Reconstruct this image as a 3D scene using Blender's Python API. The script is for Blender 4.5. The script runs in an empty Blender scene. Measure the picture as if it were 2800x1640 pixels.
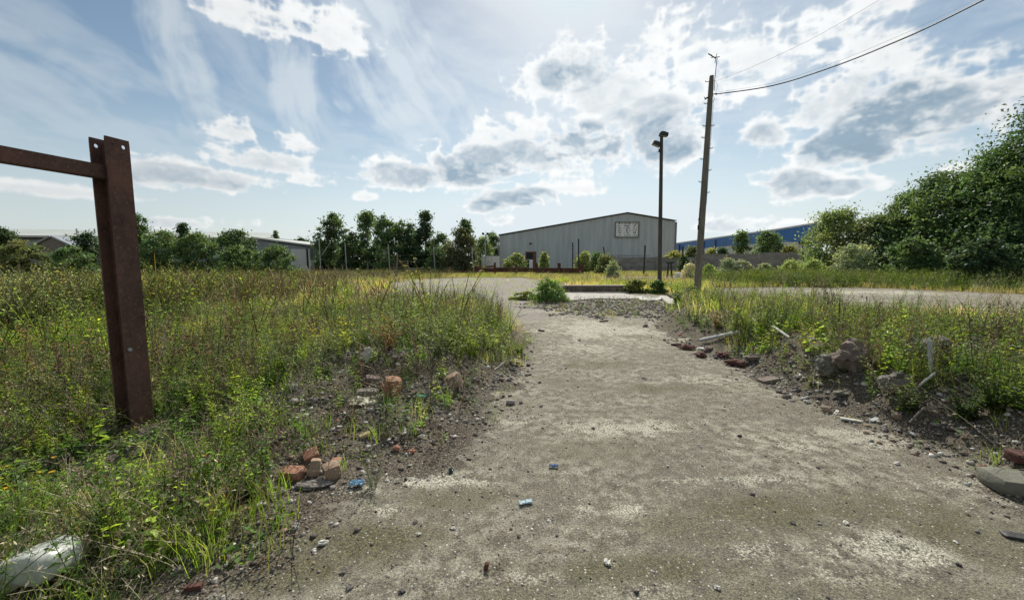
import bpy, bmesh, math, random
import numpy as np
from mathutils import Vector, Matrix
R = math.radians
rng = np.random.default_rng(7)
random.seed(7)
sc = bpy.context.scene
COL = sc.collection
# ------------------------------------------------------------------ camera
F, CX, CY, CAMH = 1100.0, 1400.0, 820.0, 1.6
TP = 108.0 / F
PITCH = math.atan(TP)
cP, sP = math.cos(PITCH), math.sin(PITCH)
cam = bpy.data.cameras.new('camera'); co = bpy.data.objects.new('camera', cam); COL.objects.link(co)
co.location = (0, 0, CAMH); co.rotation_euler = (R(90) - PITCH, 0, 0)
cam.sensor_width = 36; cam.lens = F / 2800 * 36; cam.clip_end = 8000; cam.clip_start = 0.05
sc.camera = co

def ray(px, py):
    a, b = (px - CX) / F, (CY - py) / F
    return a, cP + sP * b, -sP + cP * b
def at(px, py, Y):                       # the point seen at that pixel, Y metres ahead
    x, y, z = ray(px, py); t = Y / y
    return Vector((x * t, Y, CAMH + z * t))
def gp(px, py, z0=0.0):                  # where the pixel meets level ground
    x, y, z = ray(px, py); t = (z0 - CAMH) / z
    return (x * t, y * t)
def poly(pts): return np.array([gp(*p) for p in pts])

# ------------------------------------------------------------------ noise
def vnoise(x, y, seed=0):
    x = np.asarray(x, np.float64); y = np.asarray(y, np.float64)
    xf = np.floor(x); yf = np.floor(y); xi = xf.astype(np.int64).astype(np.uint32); yi = yf.astype(np.int64).astype(np.uint32)
    fx = (x - xf).astype(np.float32); fy = (y - yf).astype(np.float32)
    fx = fx * fx * fx * (fx * (fx * 6 - 15) + 10); fy = fy * fy * fy * (fy * (fy * 6 - 15) + 10)
    u = np.uint32; K1, K2, K3 = u(374761393), u(668265263), u(1274126177); sd = u((seed * 974634777) & 0xFFFFFFFF)
    xa, xb = xi * K1, (xi + u(1)) * K1; ya, yb = yi * K2 + sd, (yi + u(1)) * K2 + sd
    def h(p, q):
        n = p + q; n ^= n >> u(13); n *= K3; n ^= n >> u(16)
        return (n >> u(8)).astype(np.float32) * np.float32(1 / 16777216)
    a = h(xa, ya); b = h(xb, ya); c = h(xa, yb); d = h(xb, yb)
    return (a * (1 - fx) + b * fx) * (1 - fy) + (c * (1 - fx) + d * fx) * fy
def fbm(x, y, o=5, seed=0, gain=0.5):
    s = 0; a = 1; t = 0
    for i in range(o):
        s = s + a * vnoise(x * 2 ** i + 13.7 * i, y * 2 ** i - 7.1 * i, seed + i); t += a; a *= gain
    return s / t
def sstep(a, b, x):
    t = np.clip((x - a) / (b - a), 0, 1); return t * t * (3 - 2 * t)
def sdist(x, y, P):                       # signed distance to a polygon, positive outside
    x = np.asarray(x, np.float32); y = np.asarray(y, np.float32)
    best = np.full(x.shape, 1e9, np.float32); ins = np.zeros(x.shape, bool)
    n = len(P)
    for i in range(n):
        ax, ay = map(float, P[i]); bx, by = map(float, P[(i + 1) % n])
        ex, ey = bx - ax, by - ay
        L = ex * ex + ey * ey + 1e-12
        t = np.clip(((x - ax) * ex + (y - ay) * ey) / L, 0, 1)
        best = np.minimum(best, (x - ax - t * ex) ** 2 + (y - ay - t * ey) ** 2)
        c = (ay > y) != (by > y)
        with np.errstate(divide='ignore', invalid='ignore'):
            ins ^= c & (x < ex * (y - ay) / (ey if ey else 1e-12) + ax)
    d = np.sqrt(best)
    return np.where(ins, -d, d)

# ------------------------------------------------------------------ ground plan (all of it on the ground plane, metres)
ROAD = np.vstack([[(-0.75, -3), (-0.85, 0.8)], poly([(600, 1640), (720, 1560), (770, 1440), (860, 1350), (1060, 1310), (1250, 1260), (1340, 1150), (1385, 1060), (1430, 985), (1460, 940),
     (1420, 890), (1330, 862), (1180, 850), (1030, 842), (985, 832), (1010, 812), (1090, 798), (1060, 777), (1130, 765), (1290, 759), (1430, 760), (1530, 778), (1600, 797), (1720, 800), (1800, 806),
     (1845, 832), (1800, 862), (1790, 885), (1860, 930), (1910, 962), (1990, 992), (2090, 1040), (2200, 1100), (2350, 1165), (2480, 1215), (2640, 1290), (2800, 1380), (2950, 1480)]), [(4.2, 0.9), (4.5, -3)]])
RYARD = poly([(1930, 800), (1960, 788), (2100, 786), (2400, 788), (2800, 806), (3300, 825), (3400, 885), (2800, 872), (2400, 858), (2100, 843), (1960, 830)])
STRIP = poly([(1650, 758), (1850, 756), (2050, 760), (2020, 768), (1850, 766), (1650, 764)])
YARDG = poly([(1000, 880), (985, 832), (1010, 812), (1090, 798), (1060, 777), (1130, 765), (1290, 759), (1430, 760), (1530, 778), (1560, 812), (1440, 850), (1450, 880)])
SOILL = poly([(620, 1640), (740, 1420), (760, 1340), (720, 1240), (760, 1130), (900, 1050), (1060, 1030), (1200, 1040), (1330, 1020), (1400, 990), (1400, 1090), (1330, 1200), (1100, 1300), (900, 1330), (780, 1440), (700, 1640)])
SOILR = poly([(1700, 850), (1830, 915), (1950, 958), (2080, 1005), (2300, 1095), (2500, 1160), (2800, 1260), (3000, 1350), (2800, 1400), (2640, 1290), (2350, 1165), (2090, 1040), (1900, 962), (1760, 875)])
def zf(x, y):
    x = np.asarray(x, float); y = np.asarray(y, float)
    d = sdist(x, y, ROAD); d2 = sdist(x, y, RYARD); dm = np.minimum(d, d2)
    left = x < 0.13 * y + 0.2
    hl = 0.06 + 0.30 * sstep(3.2, 5.2, y) * (1 - sstep(9, 13, y)) + 0.10 * sstep(9, 13, y)
    hr = 0.45 * (1 - sstep(9.5, 14, y)) + 0.05
    H = np.where(left, hl, hr)
    prof = sstep(0.0, 1.0, d) * (1 - 0.75 * sstep(2.2, 4.2, d)) * sstep(0, 0.9, d2)
    far = 1 - sstep(25, 45, y)
    lump = (fbm(x * 1.1, y * 1.1, 4, 3) - 0.45) * 0.30 * sstep(0.1, 1.2, dm) * (1 - 0.6 * sstep(14, 25, y))
    fine = (fbm(x * 5, y * 5, 4, 9) - 0.5) * (0.012 + 0.10 * sstep(0.0, 0.6, dm) * (1 - sstep(8, 16, y)))
    und = (fbm(x * 0.35, y * 0.35, 2, 21) - 0.5) * 0.05
    z = (H * prof + lump + fine + und) * np.where(y > 25, far, 1.0)
    return np.where(y < -1, z * 0.3, z)
def z1(x, y): return float(zf(np.array([x]), np.array([y]))[0])
_T = np.exp(np.linspace(np.log(1.2), np.log(75), 1500))
def hit(px, py):                          # the ground point seen at that pixel, bunds included
    x, y, z = ray(px, py)
    X, Y, Z = x * _T, y * _T, CAMH + z * _T
    g = zf(X, Y); k = np.argmax(Z < g)
    if not (Z < g).any(): k = len(_T) - 1
    return Vector((X[k], Y[k], g[k]))

# ------------------------------------------------------------------ object helpers
def tag(o, label=None, cat=None, group=None, kind=None):
    if label: o['label'] = label
    if cat: o['category'] = cat
    if group: o['group'] = group
    if kind: o['kind'] = kind
    return o
def empty(name, loc=(0, 0, 0), rz=0, **k):
    o = bpy.data.objects.new(name, None); COL.objects.link(o); o.location = loc; o.rotation_euler = (0, 0, rz)
    o.empty_display_size = 0.2
    return tag(o, **k)
def link(name, me, m, parent=None, world=False, **k):
    o = bpy.data.objects.new(name, me); COL.objects.link(o)
    if m is not None:
        me.materials.clear(); me.materials.append(m)
    if parent is not None:
        o.parent = parent
        if world:                        # mesh given in world coordinates
            M = Matrix.LocRotScale(parent.location, parent.rotation_euler, None).inverted()
            o.matrix_parent_inverse = M
    return tag(o, **k)
def npmesh(name, V, Q, C=None, T=None, smooth=False):
    V = np.asarray(V, np.float32); me = bpy.data.meshes.new(name)
    Q = np.zeros((0, 4), np.int32) if Q is None else np.asarray(Q, np.int32)
    T = np.zeros((0, 3), np.int32) if T is None else np.asarray(T, np.int32)
    me.vertices.add(len(V)); me.vertices.foreach_set('co', V.ravel())
    idx = np.concatenate([Q.ravel(), T.ravel()]).astype(np.int32)
    me.loops.add(len(idx)); me.loops.foreach_set('vertex_index', idx)
    st = np.concatenate([np.arange(len(Q)) * 4, len(Q) * 4 + np.arange(len(T)) * 3]).astype(np.int32)
    me.polygons.add(len(st)); me.polygons.foreach_set('loop_start', st)
    if smooth: me.polygons.foreach_set('use_smooth', np.ones(len(st), bool))
    me.update(calc_edges=True)
    if C is not None:
        a = me.attributes.new('tint', 'FLOAT_COLOR', 'POINT')
        C4 = np.ones((len(V), 4), np.float32); C4[:, :3] = C; a.data.foreach_set('color', C4.ravel())
    return me
class Acc:
    def __init__(s): s.V = []; s.Q = []; s.C = []; s.n = 0
    def add(s, V, Q, C):
        if len(V) == 0: return
        s.V.append(V); s.Q.append(np.asarray(Q) + s.n); s.C.append(np.broadcast_to(C, V.shape)); s.n += len(V)
    def arr(s): return np.concatenate(s.V), np.concatenate(s.Q), np.concatenate(s.C)
    def mesh(s, name, smooth=False):
        V, Q, C = s.arr(); return npmesh(name, V, Q, C, smooth=smooth)
class MB:                                 # bmesh collector
    def __init__(s): s.bm = bmesh.new()
    def box(s, c, d, M=None, bev=0):
        r = bmesh.ops.create_cube(s.bm, size=1)
        vs = r['verts']
        bmesh.ops.scale(s.bm, vec=d, verts=vs)
        if bev:
            es = list({e for v in vs for e in v.link_edges})
            rr = bmesh.ops.bevel(s.bm, geom=es, offset=bev, segments=2, affect='EDGES'); vs = list({v for f in rr['faces'] for v in f.verts} | {v for v in vs if v.is_valid})
        bmesh.ops.translate(s.bm, vec=c, verts=vs)
        if M is not None: bmesh.ops.transform(s.bm, matrix=M, verts=vs)
        return vs
    def tube(s, pts, rad, n=8, cap=True):
        pts = [Vector(p) for p in pts]
        if not hasattr(rad, '__len__'): rad = [rad] * len(pts)
        rings = []
        for i, p in enumerate(pts):
            t = (pts[min(i + 1, len(pts) - 1)] - pts[max(i - 1, 0)]).normalized()
            u = t.cross(Vector((0, 0, 1)));
            if u.length < 1e-3: u = t.cross(Vector((0, 1, 0)))
            u.normalize(); w = t.cross(u)
            rings.append([s.bm.verts.new(p + (u * math.cos(2 * math.pi * k / n) + w * math.sin(2 * math.pi * k / n)) * rad[i]) for k in range(n)])
        for a, b in zip(rings, rings[1:]):
            for k in range(n): s.bm.faces.new((a[k], a[(k + 1) % n], b[(k + 1) % n], b[k]))
        if cap: s.bm.faces.new(rings[0]); s.bm.faces.new(rings[-1])
    def prism(s, poly3, off):             # closed prism from a planar outline and an offset vector
        a = [s.bm.verts.new(p) for p in poly3]; b = [s.bm.verts.new(Vector(p) + Vector(off)) for p in poly3]
        s.bm.faces.new(a); s.bm.faces.new(b)
        n = len(a)
        for i in range(n): s.bm.faces.new((a[i], a[(i + 1) % n], b[(i + 1) % n], b[i]))
    def done(s, name, m, parent=None, smooth=False, world=False, **k):
        bmesh.ops.recalc_face_normals(s.bm, faces=s.bm.faces)
        me = bpy.data.meshes.new(name); s.bm.to_mesh(me); s.bm.free()
        if smooth:
            for p in me.polygons: p.use_smooth = True
            me.set_sharp_from_angle(angle=R(40))
        return link(name, me, m, parent, world, **k)

# ------------------------------------------------------------------ materials
def mat(name):
    m = bpy.data.materials.new(name); m.use_nodes = True; nt = m.node_tree; nt.nodes.clear()
    out = nt.nodes.new('ShaderNodeOutputMaterial'); return m, nt, out
def N(nt, t, **k):
    n = nt.nodes.new(t)
    for a, v in k.items(): setattr(n, a, v)
    return n
def noise(nt, scale, detail=6, rough=0.6, coord=None, dist=0.0):
    n = N(nt, 'ShaderNodeTexNoise'); n.inputs['Scale'].default_value = scale; n.inputs['Detail'].default_value = detail
    n.inputs['Roughness'].default_value = rough; n.inputs['Distortion'].default_value = dist
    if coord is not None: nt.links.new(coord, n.inputs['Vector'])
    return n
def ramp(nt, fac, stops):
    r = N(nt, 'ShaderNodeValToRGB'); e = r.color_ramp.elements
    while len(e) < len(stops): e.new(0.5)
    for i, (p, c) in enumerate(stops):
        e[i].position = p; e[i].color = (*c, 1) if len(c) == 3 else c
    nt.links.new(fac, r.inputs[0]); return r.outputs[0]
def mix(nt, f, a, b, mode='MIX'):
    n = N(nt, 'ShaderNodeMix', data_type='RGBA', blend_type=mode)
    for s, v in ((0, f), (6, a), (7, b)):
        if hasattr(v, 'links'): nt.links.new(v, n.inputs[s])
        elif isinstance(v, (int, float)): n.inputs[s].default_value = v
        else: n.inputs[s].default_value = (*v, 1)
    return n.outputs[2]
def pbsdf(nt, out, col, rough=0.8, bump=None, bstr=0.3, bdist=0.02, metal=0.0, spec=0.5):
    p = N(nt, 'ShaderNodeBsdfPrincipled')
    if hasattr(col, 'links'): nt.links.new(col, p.inputs['Base Color'])
    else: p.inputs['Base Color'].default_value = (*col, 1)
    if hasattr(rough, 'links'): nt.links.new(rough, p.inputs['Roughness'])
    else: p.inputs['Roughness'].default_value = rough
    p.inputs['Metallic'].default_value = metal; p.inputs['Specular IOR Level'].default_value = spec
    if bump is not None:
        b = N(nt, 'ShaderNodeBump'); b.inputs['Strength'].default_value = bstr; b.inputs['Distance'].default_value = bdist
        nt.links.new(bump, b.inputs['Height']); nt.links.new(b.outputs[0], p.inputs['Normal'])
    if out is not None: nt.links.new(p.outputs[0], out.inputs[0])
    return p
def simple(name, c1, c2, scale=3.0, rough=0.8, bstr=0.3, bdist=0.02, spots=None, spotscale=12, detail=8, coord='Object', metal=0.0, stretch=None, spec=0.5):
    m, nt, out = mat(name); tc = N(nt, 'ShaderNodeTexCoord').outputs[coord]
    if stretch:
        mp = N(nt, 'ShaderNodeMapping'); mp.inputs['Scale'].default_value = stretch; nt.links.new(tc, mp.inputs[0]); tc = mp.outputs[0]
    n = noise(nt, scale, detail, 0.65, tc)
    col = ramp(nt, n.outputs[0], [(0.3, c1), (0.7, c2)])
    if spots:
        n2 = noise(nt, spotscale, 6, 0.7, tc)
        f = ramp(nt, n2.outputs[0], [(0.56, (0, 0, 0)), (0.66, (1, 1, 1))]); col = mix(nt, f, col, spots)
    n3 = noise(nt, scale * 8, 5, 0.7, tc)
    pbsdf(nt, out, col, rough, n3.outputs[0], bstr, bdist, metal, spec); return m
def leafmat(name, trans=0.42, boost=(1.35, 1.25, 0.7)):
    m, nt, out = mat(name); a = N(nt, 'ShaderNodeAttribute', attribute_name='tint')
    p = pbsdf(nt, None, a.outputs['Color'], 0.55, spec=0.2)
    t = N(nt, 'ShaderNodeBsdfTranslucent'); c = mix(nt, 1.0, a.outputs['Color'], boost, 'MULTIPLY'); nt.links.new(c, t.inputs[0])
    ms = N(nt, 'ShaderNodeMixShader'); ms.inputs[0].default_value = trans
    nt.links.new(p.outputs[0], ms.inputs[1]); nt.links.new(t.outputs[0], ms.inputs[2]); nt.links.new(ms.outputs[0], out.inputs[0]); return m
def tintmat(name, rough=0.85, bscale=0):
    m, nt, out = mat(name); a = N(nt, 'ShaderNodeAttribute', attribute_name='tint')
    tc = N(nt, 'ShaderNodeTexCoord').outputs['Object']; n = noise(nt, 60, 4, 0.7, tc)
    v = ramp(nt, n.outputs[0], [(0.3, (0.7, 0.7, 0.7)), (0.7, (1.2, 1.2, 1.2))])
    pbsdf(nt, out, mix(nt, 1.0, a.outputs['Color'], v, 'MULTIPLY'), rough, n.outputs[0], 0.4, 0.01, spec=0.3); return m
M_leaf = leafmat('leaf_green', 0.5, (1.75, 1.6, .8))
M_tree = leafmat('tree_leaves', 0.40, (1.35, 1.35, 0.7))
M_stalk = tintmat('plant_stalk'); M_stone = tintmat('loose_stone')
M_bark = simple('bark', (0.05, 0.04, 0.03), (0.16, 0.13, 0.10), 6, 0.95, 0.6, 0.05, stretch=(4, 4, 1))
M_birch = simple('birch_bark', (0.3, 0.29, 0.27), (0.5, 0.48, 0.45), 3, 0.9, spots=(0.05, 0.045, 0.04), spotscale=5)

# ------------------------------------------------------------------ ground mesh: one polar sheet, fine where the place is seen
def build_ground():
    az = np.concatenate([np.linspace(-180, -62, 30)[:-1], np.linspace(-62, 62, 760), np.linspace(62, 180, 30)[1:]])
    az = az[:-1]                          # wraps round
    rr = np.concatenate([np.linspace(0.25, 1.3, 14)[:-1], np.exp(np.linspace(np.log(1.3), np.log(75), 560))[:-1], np.exp(np.linspace(np.log(75), np.log(4000), 30))])
    A, Rr = np.meshgrid(np.radians(az), rr)
    X = Rr * np.sin(A); Y = Rr * np.cos(A)
    x = X.ravel(); y = Y.ravel(); z = zf(x, y)
    na, nr = len(az), len(rr)
    V = np.stack([x, y, z], 1)
    V = np.vstack([V, [[0, 0, z1(0, 0)]]])
    i = np.arange(nr - 1)[:, None] * na + np.arange(na)[None]; j = np.arange(nr - 1)[:, None] * na + (np.arange(na)[None] + 1) % na
    Q = np.stack([i, j, j + na, i + na], -1).reshape(-1, 4)[:, ::-1]
    c = len(V) - 1
    T = np.stack([np.arange(na), np.full(na, c), (np.arange(na) + 1) % na], 1)[:, ::-1]
    x, y = V[:, 0], V[:, 1]
    d = sdist(x, y, ROAD) + (fbm(x * 2, y * 2, 6, 31, .65) - 0.5) * 1.0
    dry = sdist(x, y, RYARD) + (fbm(x * 1.5, y * 1.5, 3, 32) - 0.5) * 0.8
    dst = sdist(x, y, STRIP) + (fbm(x * .6, y * .6, 3, 32) - 0.5) * 1.2
    dy = sdist(x, y, YARDG)
    road = 1 - sstep(-0.22, 0.22, d)
    road = np.maximum(road, 1 - sstep(-0.2, 0.5, dry)); road = np.maximum(road, 1 - sstep(-0.3, 0.3, dst))
    yard = (1 - sstep(-0.3, 0.8, dy + (fbm(x, y, 3, 8) - .5) * 1.5))
    # stains with a shape of their own
    def blob(px, py, rx, ry, s, e=0.5):
        a0 = gp(px, py); b0 = gp(px + rx, py); c0 = gp(px, py - ry); c1 = gp(px, min(py + ry, 1700))
        ax = abs(b0[0] - a0[0]); ay = abs(c0[1] - c1[1]) / 2; cy = (c0[1] + c1[1]) / 2
        r = np.sqrt(((x - a0[0] * (cy / a0[1])) / ax) ** 2 + ((y - cy) / ay) ** 2)
        return s * .74 * (1 - sstep(.2, 1.6, r + (fbm(x * 1.9 + px, y * 1.9, 6, 55, .68) - .5) * 3.0))
    moss = np.zeros(len(x)); pale = np.zeros(len(x))
    for b in [(1000, 1480, 230, 60, 1.0), (800, 1560, 130, 60, .9), (1250, 1370, 160, 35, .6), (2150, 1400, 330, 45, .8), (2550, 1400, 220, 70, 1.0), (1750, 1560, 300, 40, .8), (2250, 1620, 500, 40, .5), (1850, 1450, 200, 40, .55),
              (1650, 995, 90, 12, .9), (1830, 1065, 130, 14, .8), (2750, 1520, 160, 80, .6), (1620, 1230, 120, 20, .4), (1280, 880, 160, 14, .4), (1450, 1620, 200, 30, .5)]: moss = np.maximum(moss, blob(*b))
    for b in [(2060, 1510, 110, 40, .9, .3), (2480, 1505, 150, 35, .9, .3), (2330, 1590, 200, 40, .55, .5), (1760, 1620, 140, 40, 1.0, .3), (1650, 905, 190, 32, .9), (1600, 950, 180, 14, .7), (1900, 1040, 170, 16, .6), (1740, 1170, 150, 22, .9), (2330, 1200, 220, 22, .8), (2050, 1320, 230, 16, .8),
              (1180, 1320, 130, 16, 1.1), (930, 1340, 80, 14, 1.), (1050, 1395, 60, 20, .8), (1700, 1395, 110, 24, .9), (1430, 1150, 110, 16, .6), (2650, 1330, 130, 20, .7), (2130, 1225, 140, 14, .7), (1420, 1580, 180, 16, .5), (1300, 1610, 300, 25, .45),
              (1640, 815, 120, 7, 1.), (1500, 850, 120, 5, .7), (1000, 765, 50, 4, .6), (1200, 772, 100, 4, .7), (2400, 800, 200, 7, .9), (2250, 822, 180, 6, .8), (2050, 830, 140, 6, .7), (1400, 825, 130, 8, .35)]: pale = np.maximum(pale, blob(*b))
    me = npmesh('ground', V, Q, T=T, smooth=True)
    C = np.ones((len(V), 4), np.float32); C[:, 0] = road; C[:, 1] = np.clip(moss, 0, 1); C[:, 2] = np.clip(pale, 0, 1); C[:, 3] = yard
    a = me.attributes.new('zone', 'FLOAT_COLOR', 'POINT'); a.data.foreach_set('color', C.ravel())
    # far/dry grass tint
    og = np.clip(fbm(x * .12, y * .25, 4, 77) * 1.6 - .3, 0, 1) * sstep(10, 20, y)
    soil = 1 - sstep(-.3, .5, np.minimum(sdist(x, y, SOILL), sdist(x, y, SOILR)))
    C[:, 0] = og; C[:, 1] = soil; C[:, 2] = sstep(7, 15, y); a = me.attributes.new('cover', 'FLOAT_COLOR', 'POINT'); a.data.foreach_set('color', C.ravel())
    m, nt, out = mat('ground_mix')
    tc = N(nt, 'ShaderNodeTexCoord').outputs['Object']
    z = N(nt, 'ShaderNodeSeparateColor'); za = N(nt, 'ShaderNodeAttribute', attribute_name='zone'); nt.links.new(za.outputs['Color'], z.inputs[0])
    k = N(nt, 'ShaderNodeSeparateColor'); ka = N(nt, 'ShaderNodeAttribute', attribute_name='cover'); nt.links.new(ka.outputs['Color'], k.inputs[0])
    nb = noise(nt, 1.1, 8, 0.65, tc); nm = noise(nt, 9, 8, 0.7, tc); nf = noise(nt, 75, 6, 0.75, tc); ng = noise(nt, 170, 3, 0.75, tc)
    conc = ramp(nt, nm.outputs[0], [(0.32, (0.088, 0.080, 0.060)), (0.48, (0.195, 0.18, 0.142)), (0.66, (0.42, 0.40, 0.335))])
    conc = mix(nt, ramp(nt, nb.outputs[0], [(0.42, (0, 0, 0)), (0.62, (.8, .8, .8))]), conc, (0.155, 0.14, 0.112))
    sand = ramp(nt, nf.outputs[0], [(0.35, (0.28, 0.265, 0.215)), (0.65, (0.55, 0.535, 0.45))])
    def noisy(sock, amt=0.9, lo=0.42, hi=0.6):      # break a zone's edge up with noise
        a_ = N(nt, 'ShaderNodeMath', operation='MULTIPLY_ADD'); nt.links.new(nm.outputs[0], a_.inputs[0]); a_.inputs[1].default_value = amt; a_.inputs[2].default_value = -amt / 2
        b_ = N(nt, 'ShaderNodeMath', operation='ADD'); nt.links.new(sock, b_.inputs[0]); nt.links.new(a_.outputs[0], b_.inputs[1])
        c_ = N(nt, 'ShaderNodeMath', operation='MULTIPLY_ADD'); nt.links.new(nf.outputs[0], c_.inputs[0]); c_.inputs[1].default_value = amt; nt.links.new(b_.outputs[0], c_.inputs[2])
        d_ = N(nt, 'ShaderNodeMapRange'); d_.inputs[1].default_value = lo + amt / 2; d_.inputs[2].default_value = hi + amt / 2; nt.links.new(c_.outputs[0], d_.inputs[0]); return d_.outputs[0]
    conc = mix(nt, noisy(z.outputs[2], 2.1, 0.34, 0.86), conc, sand)
    mossc = ramp(nt, nf.outputs[0], [(0.35, (0.06, 0.057, 0.032)), (0.7, (0.175, 0.165, 0.10))])
    conc = mix(nt, noisy(z.outputs[1], 1.9, 0.10, 0.80), conc, mossc)
    gritf = mix(nt, 1.0, ramp(nt, ng.outputs[0], [(0.38, (0.4, 0.4, 0.38)), (0.5, (1, 1, 1)), (0.64, (1.5, 1.48, 1.42))]), ramp(nt, nf.outputs[0], [(0.36, (0.38, 0.37, 0.36)), (0.5, (1, 1, 1)), (0.63, (1.7, 1.68, 1.6))]), 'MULTIPLY')
    conc = mix(nt, 0.85, conc, gritf, 'MULTIPLY')
    vo = N(nt, 'ShaderNodeTexVoronoi'); vo.inputs['Scale'].default_value = 55; nt.links.new(tc, vo.inputs['Vector'])
    vs = N(nt, 'ShaderNodeSeparateColor'); nt.links.new(vo.outputs['Color'], vs.inputs[0])
    sel = ramp(nt, vs.outputs[0], [(0.74, (0, 0, 0)), (0.76, (1, 1, 1))]); near = ramp(nt, vo.outputs['Distance'], [(0.22, (1, 1, 1)), (0.34, (0, 0, 0))])
    sp = ramp(nt, vs.outputs[1], [(0.0, (0.06, 0.055, 0.05)), (0.5, (0.14, 0.11, 0.09)), (0.75, (0.5, 0.48, 0.43)), (1.0, (0.62, 0.6, 0.55))])
    conc = mix(nt, mix(nt, 1.0, sel, near, 'MULTIPLY'), conc, sp)
    grav = ramp(nt, nf.outputs[0], [(0.35, (0.13, 0.115, 0.10)), (0.5, (0.24, 0.215, 0.19)), (0.68, (0.36, 0.33, 0.30))])
    conc = mix(nt, 0.6, conc, mix(nt, za.outputs['Alpha'], conc, grav))
    soil = ramp(nt, nf.outputs[0], [(0.38, (0.022, 0.018, 0.013)), (0.5, (0.085, 0.070, 0.052)), (0.64, (0.28, 0.25, 0.195))])
    turf = ramp(nt, nm.outputs[0], [(0.35, (0.055, 0.06, 0.022)), (0.6, (0.13, 0.125, 0.05)), (0.75, (0.22, 0.18, 0.085))])
    straw = ramp(nt, nm.outputs[0], [(0.35, (0.19, 0.16, 0.055)), (0.65, (0.38, 0.24, 0.10))])
    turf = mix(nt, k.outputs[0], turf, straw)
    veg = mix(nt, k.outputs[2], soil, turf)
    veg = mix(nt, k.outputs[1], veg, soil)
    col = mix(nt, noisy(z.outputs[0], 1.0, 0.30, 0.70), veg, conc)
    hb = N(nt, 'ShaderNodeMath', operation='MULTIPLY_ADD'); nt.links.new(nf.outputs[0], hb.inputs[0]); hb.inputs[1].default_value = 1.0
    h2 = N(nt, 'ShaderNodeMath', operation='MULTIPLY'); nt.links.new(ng.outputs[0], h2.inputs[0]); h2.inputs[1].default_value = 0.4; nt.links.new(h2.outputs[0], hb.inputs[2])
    pbsdf(nt, out, col, 0.95, hb.outputs[0], 0.65, 0.022, spec=0.15)
    # the concrete track is its own sheet cut from the same surface
    fm = np.concatenate([road[Q].mean(1) > 0.5, road[T].mean(1) > 0.5])
    global GV, GQ
    o = link('ground', me, m, kind='structure')
    bm = bmesh.new(); bm.from_mesh(me); bm.faces.ensure_lookup_table()
    bmesh.ops.delete(bm, geom=[f for f in bm.faces if not fm[f.index]], context='FACES')
    me2 = bpy.data.meshes.new('road'); bm.to_mesh(me2); bm.free()
    link('road', me2, m, kind='structure')
    bm = bmesh.new(); bm.from_mesh(me); bm.faces.ensure_lookup_table()
    bmesh.ops.delete(bm, geom=[f for f in bm.faces if fm[f.index]], context='FACES')
    bm.to_mesh(me); bm.free()
build_ground()
# ------------------------------------------------------------------ sky, clouds and sun
SUN_AZ, SUN_EL = 8.0, 41.0               # azimuth to the right of straight ahead
def build_sky():
    W, H = 3200, 800                       # upper half of an equirectangular sky, computed here
    az = (np.arange(W) + .5) / W * 360 - 180; el = (np.arange(H) + .5) / H * 90
    i0, i1, j1 = int(W * 112 / 360), int(W * 248 / 360), int(H * 44 / 90)
    Cf, Af = clouds(az[i0:i1], el[:j1], True)
    Cb, Ab = clouds(az[::8], el[::8], False)
    C = np.repeat(np.repeat(Cb, 8, 0), 8, 1); A = np.repeat(np.repeat(Ab, 8, 0), 8, 1)
    C[:j1, i0:i1] = Cf; A[:j1, i0:i1] = Af
    imgs = []
    for nm, ch in (('cloud_colour', C), ('cloud_cover', np.repeat(A[..., None], 3, 2))):
        img = bpy.data.images.new(nm, W, H * 2, float_buffer=True); img.colorspace_settings.name = 'Non-Color'
        px = np.zeros((H * 2, W, 4), np.float32); px[H:, :, :3] = ch; px[..., 3] = 1; px[H - 1] = px[H]
        img.pixels.foreach_set(px.ravel()); img.update(); imgs.append(img)
    world(imgs)
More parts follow.
